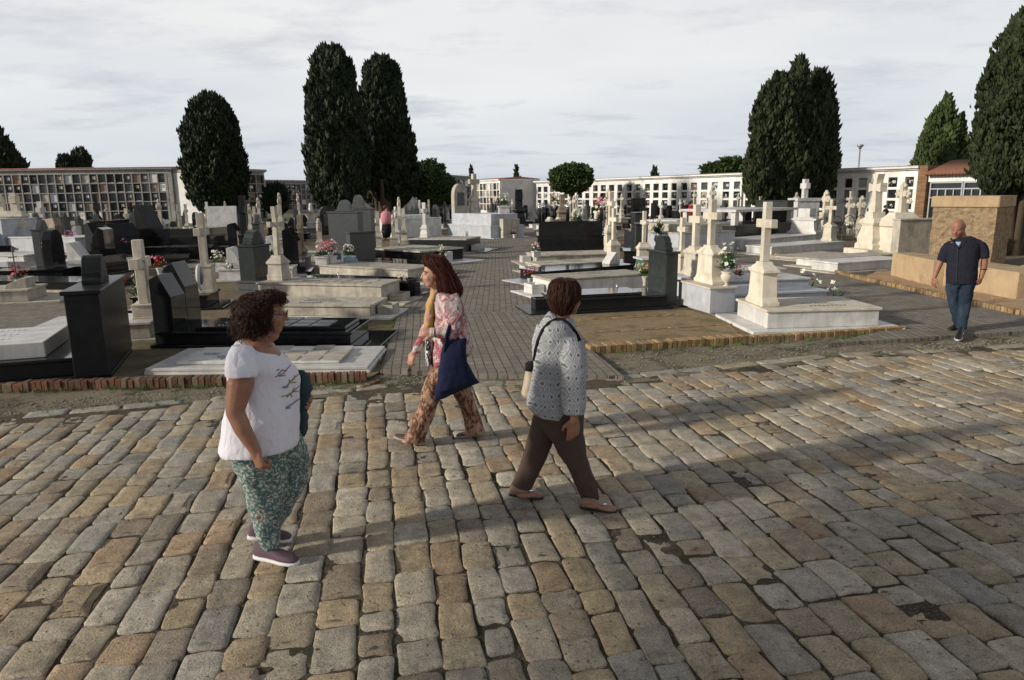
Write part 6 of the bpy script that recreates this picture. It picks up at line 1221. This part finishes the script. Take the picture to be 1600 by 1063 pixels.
rnd = random.Random(8); HR = hair_mat('auburn_hair', (.060, .013, .008)); mb = MB(); hr = [(670, 398, 685, 398, .03), (663, 401, 693, 401, .07), (661, 407, 698, 407, .092), (665, 415, 702, 414, .10), (675, 423, 706, 422, .105), (679, 432, 711, 431, .11), (680, 441, 716, 440, .115), (681, 450, 720, 449, .12), (685, 458, 719, 458, .11), (692, 464, 716, 464, .08)]
rg = f.rings(hr, 24, 2); mb.sections(rg); ho = f.mk('hair', mb, HR, .010, 2); mb = MB(); strands(mb, rg, 900, rnd, .0018, .004, flare=.03); obj('hair_strands', mb, HR, ho, fixn=False)
mb = MB()
for i in range(3): mb.tube([J(673 + i * 2.2, 520, -.24) + Vector((0, .0, 0)) + (f.h * math.cos(t) + Vector((0, 0, 1)) * math.sin(t)) * .038 for t in [k * math.pi / 6 for k in range(13)]], .006, 5, rnd=False)
obj('bracelets', mb, flat('pearly_beads', (.62, .55, .5), .3), f.root)
f2 = Fig('tote_bag', 'navy blue cloth tote bag hanging from the arm of the red haired woman', 690, 692, cat='bag'); mb = MB()
f2.loft(mb, [(694, 534, 729, 528, .03, -.27), (689, 552, 729, 545, .055, -.30), (685, 575, 730, 565, .07, -.32), (682, 595, 737, 580, .075, -.32), (679, 612, 745, 592, .07, -.32), (677, 629, 751, 598, .02, -.32)], 24, 2.6); bag = f2.mk('bag_body', mb, NAVY, .009, 2, .022, dsz=.12)
mb = MB(); mb.tube([f2.J(700, 545, -.31), f2.J(700, 525, -.30), f2.J(704, 509, -.29), f2.J(711, 512, -.22), f2.J(716, 530, -.24)], .012, 6); mb.tube([f2.J(694, 550, -.33), f2.J(697, 525, -.31), f2.J(702, 508, -.29)], .010, 6); obj('strap', mb, NAVY, f2.root)
f2 = Fig('sunglasses', 'folded sunglasses dangling from the lowered hand of the red haired woman', 690, 692, cat='sunglasses'); mb = MB()
for y0 in (579, 586): mb.tube([f2.J(640 + 3.0 * math.cos(t), y0 + 3.4 * math.sin(t), .05) for t in [k * math.pi / 6 for k in range(13)]], .003, 5, rnd=False); mb.ell(f2.J(640, y0, .05), (.012, .004, .014))
mb.tube([f2.J(640, 570, .05), f2.J(637, 584, .05)], .003, 5); obj('frame', mb, GLS, f2.root)
# ---------- woman in grey knit ----------
f = Fig('person', 'short haired woman in grey patterned knit jumper and brown trousers seen from behind', 880, 780); J = f.J; g_ = f.g
hd = MB(); hc = J(884, 466, .01); fwd = f.r * .72 + f.h * .68; P_, M_ = head(f, hd, hc, fwd, s=1.05, fat=1.1)
hd.tube([J(880, 480), J(877, 496), J(875, 512)], [.062, .06, .08], 14); f.loft(hd, [(850, 510, 900, 512, .13), (842, 540, 908, 540, .14), (838, 600, 908, 600, .14), (842, 640, 906, 640, .14)])
hd.tube([J(898, 560, -.08), J(900, 595, -.19), J(898, 625, -.21), J(897, 655, -.215)], [.03, .036, .034, .028], 12); hand(hd, J(897, 655, -.215), J(895, 690, -.22) - J(897, 655, -.215), f.r * -.2 + f.h * .8, .25, -1, 1.08, .14)
hd.tube([J(866, 655, .05), J(845, 700, .06), J(818, 756, .06)], [.06, .04, .03], 8); hd.tube([J(885, 655, -.05), J(898, 710, -.06), J(925, 775, -.06)], [.07, .05, .035], 8); hd.ell(G(822, 774, .04) - g_, (.07, .03, .02)); hd.ell(G(930, 790, .04) - g_, (.07, .03, .02)); f.mk('body', hd, SK['warm'], .008, 2)
mb = MB(); f.loft(mb, [(858, 487, 896, 500, .06), (853, 493, 899, 508, .13), (844, 503, 903, 520, .16), (837, 520, 903, 536, .165), (833, 545, 902, 552, .16), (834, 570, 901, 576, .155), (829, 596, 902, 602, .165), (823, 617, 902, 624, .18), (823, 632, 902, 643, .18), (832, 643, 896, 650, .17)], 24)
f.loft(mb, [(886, 512, 908, 524, .055, -.05), (881, 534, 916, 542, .07, -.12), (877, 562, 918, 566, .072, -.17), (876, 595, 917, 596, .066, -.20), (877, 625, 916, 625, .058, -.215), (879, 648, 914, 648, .050, -.215)], 16)
f.loft(mb, [(838, 508, 858, 505, .06, .1), (831, 535, 850, 535, .06, .16), (832, 560, 850, 562, .055, .18)], 12); kn = f.mk('jumper', mb, knit(), .009, 3, .02, dsz=.10)
mb = MB(); f.loft(mb, [(838, 628, 906, 634, .17), (836, 645, 912, 645, .165), (848, 668, 912, 664, .13, -.03), (862, 690, 914, 690, .10, -.05), (878, 716, 916, 714, .085, -.06), (891, 740, 926, 738, .075, -.06), (901, 762, 934, 760, .068, -.06), (908, 782, 937, 779, .062, -.06)], 18)
f.loft(mb, [(835, 640, 885, 646, .14, .04), (829, 665, 873, 670, .115, .06), (823, 690, 863, 694, .10, .07), (816, 716, 852, 722, .085, .07), (806, 740, 838, 748, .075, .06), (797, 760, 828, 770, .068, .05)], 18); f.mk('trousers', mb, BROWNP, .009, 2, .02, dsz=.08)
tp = flat('taupe_leather', (.24, .145, .105), .5, .12, 50); bs = flat('black_shoe_sole', (.015, .013, .012), .7)
for a, b, z in (((796, 774), (848, 779), .015), ((908, 794), (963, 801), 0)):
    so_ = shoe(f, G(*a, z) - g_, G(*b) - g_, .043, .07, tp, bs, .018); mb = MB(); c = (G(*a, z) - g_).lerp(G(*b) - g_, .66) + Vector((0, 0, .062)) - f.h * .03; mb.ell(c, (.016, .006, .011), None, 8, 6); obj('buckle', mb, M['chrome'], so_)
rnd = random.Random(12); HS = hair_mat('short_auburn_brown_hair', (.045, .017, .009)); hr = [(874, 435, 888, 435, .03), (865, 438, 898, 438, .08), (860, 445, 903, 444, .105), (858, 454, 905, 453, .115), (858, 463, 904, 463, .115, -.005), (860, 471, 901, 470, .105, -.015), (864, 478, 895, 476, .08, -.025), (867, 485, 892, 484, .07, -.03), (872, 491, 887, 490, .045, -.03)]
mb = MB(); rg = f.rings(hr, 24, 2); mb.sections(rg); ho = f.mk('hair', mb, HS, .010, 2); mb = MB(); strands(mb, rg, 900, rnd, .0018, .005, flare=.0); obj('hair_strands', mb, HS, ho, fixn=False)
f2 = Fig('shoulder_bag', 'beige shoulder bag with black strap carried by the woman in grey knit', 880, 780, cat='bag'); kd = kn.evaluated_get(bpy.context.evaluated_depsgraph_get()); tm = kd.to_mesh(); bvh = BVHTree.FromPolygons([v.co.copy() for v in tm.vertices], [tuple(p.vertices) for p in tm.polygons]); kd.to_mesh_clear()
pl = [(906, 533), (900, 521), (890, 508), (880, 500), (870, 499), (858, 505), (848, 516), (841, 532), (837, 548), (835, 564)]; P = []
for x, y in pl:
    h = bvh.ray_cast(EYE - f2.g, ray(x, y).normalized()); P.append(h[0] - ray(x, y).normalized() * .008 if h[0] is not None else f2.J(x, y, -.12))
mb = MB(); 
for a, b in zip(P, P[1:]): pass
n_ = [(P[min(i + 1, len(P) - 1)] - P[max(i - 1, 0)]).normalized() for i in range(len(P))]; rgs = []
for p, t in zip(P, n_):
    sdv = t.cross(ray(870, 520).normalized()).normalized(); o_ = ray(870, 520).normalized(); rgs.append([p + sdv * .013, p + sdv * .013 - o_ * .004, p - sdv * .013 - o_ * .004, p - sdv * .013])
mb.sections(rgs); obj('strap', mb, BLACKC, f2.root)
mb = MB(); f2.loft(mb, [(822, 572, 838, 570, .05, .06), (820, 585, 838, 585, .07, .08), (817, 602, 836, 602, .08, .08), (814, 614, 834, 618, .07, .08), (818, 620, 832, 622, .05, .08)]); f2.mk('bag_body', mb, flat('beige_leather', (.42, .35, .26), .6), .009, 2); mb = MB(); f2.loft(mb, [(821, 568, 838, 566, .06, .05), (820, 577, 838, 576, .08, .06)]); obj('flap', mb, BLACKC, f2.root)
mb = MB(); mb.tube([J(894.5, 674, -.235) + (f.r * math.cos(t) + f.h * math.sin(t)) * .0105 for t in [k * math.pi / 5 for k in range(11)]], .0025, 5, rnd=False); obj('ring', mb, flat('gold_ring', (.6, .42, .15), .2, .05, 10, .5, 1), f.root)
# ---------- man ----------
f = Fig('person', 'bald man in dark shirt with rolled sleeves and jeans walking towards the cobbles', 1498, 521); J = f.J; g_ = f.g
hd = MB(); hc = J(1497, 356.5, -.05); fwd = -f.h * .92 - f.r * .26 + Vector((0, 0, -.36)); P_, M_ = head(f, hd, hc, fwd, s=1.08, fat=1.15, brow=flat('grey_brow', (.12, .09, .07), .8), eyes=False)
hd.tube([J(1501, 364, .02), J(1504, 374, .02), J(1505, 382, .02)], [.062, .065, .09], 12); f.loft(hd, [(1484, 378, 1524, 376, .12), (1482, 400, 1528, 400, .14), (1482, 440, 1524, 440, .14)])
hd.tube([J(1479, 392), J(1472, 404, -.02), J(1465, 420, -.04), J(1460, 434, -.06)], [.045, .045, .042, .03], 10); hand(hd, J(1460, 434, -.06), J(1457, 449, -.06) - J(1460, 434, -.06), f.r * .5 + f.h * .5, .4, 1, 1.08, .15)
hd.tube([J(1532, 390), J(1539, 404, .02), J(1537, 420, .02), J(1533, 434, 0)], [.045, .048, .042, .032], 10); hand(hd, J(1533, 434, 0), J(1528, 450, -.02) - J(1533, 434, 0), -f.r * .6 + f.h * .3, .7, -1, 1.08)
hd.tube([J(1490, 445), J(1492, 478), J(1492, 508, .05)], [.07, .05, .035], 8); hd.tube([J(1512, 445), J(1508, 478, -.05), J(1502, 512, -.1)], [.07, .05, .035], 8); f.mk('body', hd, SK['dark'], .009, 2)
mb = MB(); f.loft(mb, [(1492, 373, 1518, 369, .07), (1487, 376, 1525, 372, .11), (1481, 383, 1533, 380, .145), (1480, 396, 1532, 396, .16), (1479, 412, 1529, 412, .165), (1477, 430, 1528, 430, .17), (1478, 443, 1527, 443, .165)], 22)
f.loft(mb, [(1482, 376, 1494, 377, .045, 0), (1475, 380, 1491, 382, .06, 0), (1470, 388, 1488, 392, .07, -.01), (1464, 402, 1482, 407, .065, -.03), (1463, 406, 1480, 411, .062, -.03)], 14); f.loft(mb, [(1521, 373, 1531, 374, .045), (1524, 377, 1539, 378, .06), (1528, 385, 1544, 384, .07), (1530, 398, 1547, 396, .068, .01), (1531, 404, 1546, 403, .066, .01)], 14); sh = f.mk('shirt', mb, SHIRT, .010, 3, .022, dsz=.12)
mb = MB(); mb.tube([J(1486, 373, -.07), J(1491, 380, -.14), J(1497, 387, -.165)], .013, 6); mb.tube([J(1517, 370, -.03), J(1508, 378, -.13), J(1498, 387, -.165)], .013, 6); obj('collar', mb, SHIRT, sh); mb = MB(); f.loft(mb, [(1493, 378, 1502, 378, .010, -.128), (1496.5, 386, 1498.5, 386, .008, -.150)]); obj('undershirt', mb, LBLUE, sh); mb = MB(); mb.tube([J(1496, 386, -.168), J(1495.5, 415, -.175), J(1494.5, 443, -.172)], .0035, 4); obj('button_band', mb, flat('dark_placket', (.05, .052, .065), .8), sh)
mb = MB(); f.loft(mb, [(1478, 436, 1526, 436, .15), (1477, 450, 1502, 450, .13, 0), (1479, 463, 1500, 463, .105), (1482, 476, 1500, 476, .09), (1486, 492, 1499, 492, .08, .03), (1489, 508, 1499, 508, .075, .05)], 16); f.loft(mb, [(1500, 440, 1526, 440, .13), (1500, 455, 1522, 455, .11, -.03), (1499, 475, 1518, 475, .09, -.05), (1496, 495, 1514, 495, .085, -.08), (1493, 513, 1510, 514, .08, -.1)], 16); f.mk('jeans', mb, JEAN, .010, 2, .024, dsz=.08)
bk = flat('black_shoe_leather', (.012, .011, .011), .5)
shoe(f, G(1499, 512, .06) - g_, G(1483, 519, .03) - g_, .05, .09, bk, bs); shoe(f, G(1502, 520, .045) - g_, G(1496, 533, .03) - g_, .05, .09, bk, solew, .02)
mb = MB(); M9 = M_; mb.ell(P_(-.035, 0, -.0), (.09 * 1.06, .083 * 1.1, .062 * 1.05), M_, 16, 10); f.mk('hair', mb, hair_mat('short_grey_hair', (.10, .085, .075)), .008, 1); mb = MB(); mb.tube([J(1537, 421, .02) + (f.r * math.cos(t) + f.h * math.sin(t)) * .038 for t in [k * math.pi / 6 for k in range(13)]], .010, 5, rnd=False); obj('watch', mb, bk, f.root)
# ---------- distant people ----------
def far_person(label, px, py, hx, hy, hr, parts, skin='fair', hairc=(.03, .02, .015), hat=None, hands=()):
    f = Fig('person', label, px, py); hd = MB(); c = f.J(hx, hy); s = hr / .115; head(f, hd, c, -f.h * .6 + f.r * .8, s=s); b = f.J(px, hy + (py - hy) * .25); hd.tube([c, c.lerp(b, .5), b, f.J(px, hy + (py - hy) * .55)], [.05, .05, .12, .10], 8); hd.tube([f.J(px, hy + (py - hy) * .55), Vector((0, 0, .1))], [.1, .05], 8)
    for (a, q, e) in hands: hd.tube([f.J(*a), f.J(*q)], [.045, .035], 8); hand(hd, f.J(*q), f.J(*e) - f.J(*q), f.r, .4)
    f.mk('body', hd, SK[skin], .014, 2)
    for nm, secs, mat in parts: mb = MB(); f.loft(mb, secs, 14); f.mk(nm, mb, mat, 0, 0)
    mb = MB(); mb.ell(c + Vector((0, 0, .04)) - f.r * .03, (.115 * s, .10 * s, .10 * s)); obj('hair', mb, hair_mat('hair_%d' % int(px), hairc), f.root)
    for q in (-1, 1): shoe(f, Vector((q * .09, .05, .0)) , Vector((q * .09 + .1, -.12, 0)), .045, .08, bk, bs)
    return f
far_person('man in black clothes walking with a woman in a red jacket near the niche wall', 1069, 362, 1071, 316.5, .115, [('coat', [(1067, 321, 1075, 320, .12), (1064, 325, 1077, 325, .17), (1064, 338, 1077, 338, .17)], BLACKC), ('trousers', [(1065, 337, 1076, 337, .15), (1065, 350, 1075, 350, .13), (1066, 361, 1073, 361, .1)], BLACKC)], hairc=(.25, .22, .2), hands=(((1065, 326), (1063.5, 335), (1063.5, 339)),))
far_person('woman in a bright red jacket and black trousers walking beside the man in black', 1079, 362, 1079.5, 318.5, .115, [('jacket', [(1076, 322, 1082, 322, .12), (1072.5, 326, 1084, 326, .18), (1072, 341, 1085, 341, .2)], REDC), ('trousers', [(1073, 340, 1084, 340, .17), (1073, 352, 1083, 352, .13), (1075, 361, 1081, 361, .1)], BLACKC)], 'fair', (.02, .013, .01), hands=(((1084, 328), (1085, 338), (1085, 341)),))
f2 = Fig('step_ladder', 'white metal step ladder carried by the couple near the niche wall', 1075, 362, cat='ladder')
for a, b in (((1066, 344), (1086, 339)), ((1067.5, 354.5), (1086, 349))): mb = MB(); mb.tube([f2.J(*a, -.3), f2.J(*b, -.3)], .022, 6); obj('rail', mb, M['white_paint'], f2.root)
for a, b in (((1074, 342), (1076, 352)), ((1080, 340.5), (1082, 350.5)), ((1068.5, 343.5), (1070, 354))): mb = MB(); mb.tube([f2.J(*a, -.3), f2.J(*b, -.3)], .018, 6); obj('rung', mb, M['white_paint'], f2.root)
far_person('woman in a pink cardigan and dark skirt standing under the twin cypresses', 603, 376, 603, 325.5, .125, [('cardigan', [(599, 330, 608, 330, .12), (595, 334, 611, 334, .19), (594.5, 343, 612, 343, .2), (597, 351, 611, 351, .17)], PINKC), ('skirt', [(597, 349, 611, 349, .17), (596, 362, 612, 362, .19), (598, 372, 609, 372, .12)], BLACKC)], 'fair', (.05, .018, .01), hands=(((597, 336), (600, 343), (604, 341)), ((610, 336), (608, 343), (604, 340))))
f = Fig('person', 'person in a blue top crouching beside the woman in pink', 589, 378); hd = MB(); c = f.J(590, 352); head(f, hd, c, f.r * .9 + Vector((0, 0, -.3)), s=1.05); hd.tube([c, f.J(587, 358), f.J(586, 368)], [.06, .14, .16], 10); hd.tube([f.J(586, 370), f.J(594, 368, -.1), f.J(590, 378, -.1)], [.09, .07, .05], 8); hd.tube([f.J(588, 360, -.15), f.J(593, 366, -.2), f.J(596, 362, -.2)], [.05, .04, .03], 8); hand(hd, f.J(596, 362, -.2), f.r, Vector((0, 0, -1)), .4); f.mk('body', hd, SK['fair'], .014, 2)
mb = MB(); f.loft(mb, [(585, 356, 592, 356, .12), (583, 360, 592, 361, .2), (582, 368, 591, 370, .2), (583, 373, 590, 374, .15)], 14); f.mk('top', mb, LBLUE, .015, 1); mb = MB(); mb.tube([f.J(585, 371), f.J(594, 369, -.1), f.J(590, 377, -.1)], [.13, .10, .07], 10); f.mk('trousers', mb, JEAN, .015, 1); mb = MB(); mb.ell(c + Vector((0, 0, .03)) - f.r * .03, (.12, .11, .11)); obj('hair', mb, HB, f.root)
far_person('person in dark clothes standing before the niches near the tallest tan cross', 1384, 352, 1384, 324, .11, [('coat', [(1381, 327, 1387, 327, .12), (1379, 330, 1389, 330, .17), (1379, 341, 1389, 341, .17)], BLACKC), ('trousers', [(1380, 340, 1388, 340, .15), (1381, 350, 1387, 350, .1)], BLACKC)], 'dark', (.02, .02, .02))
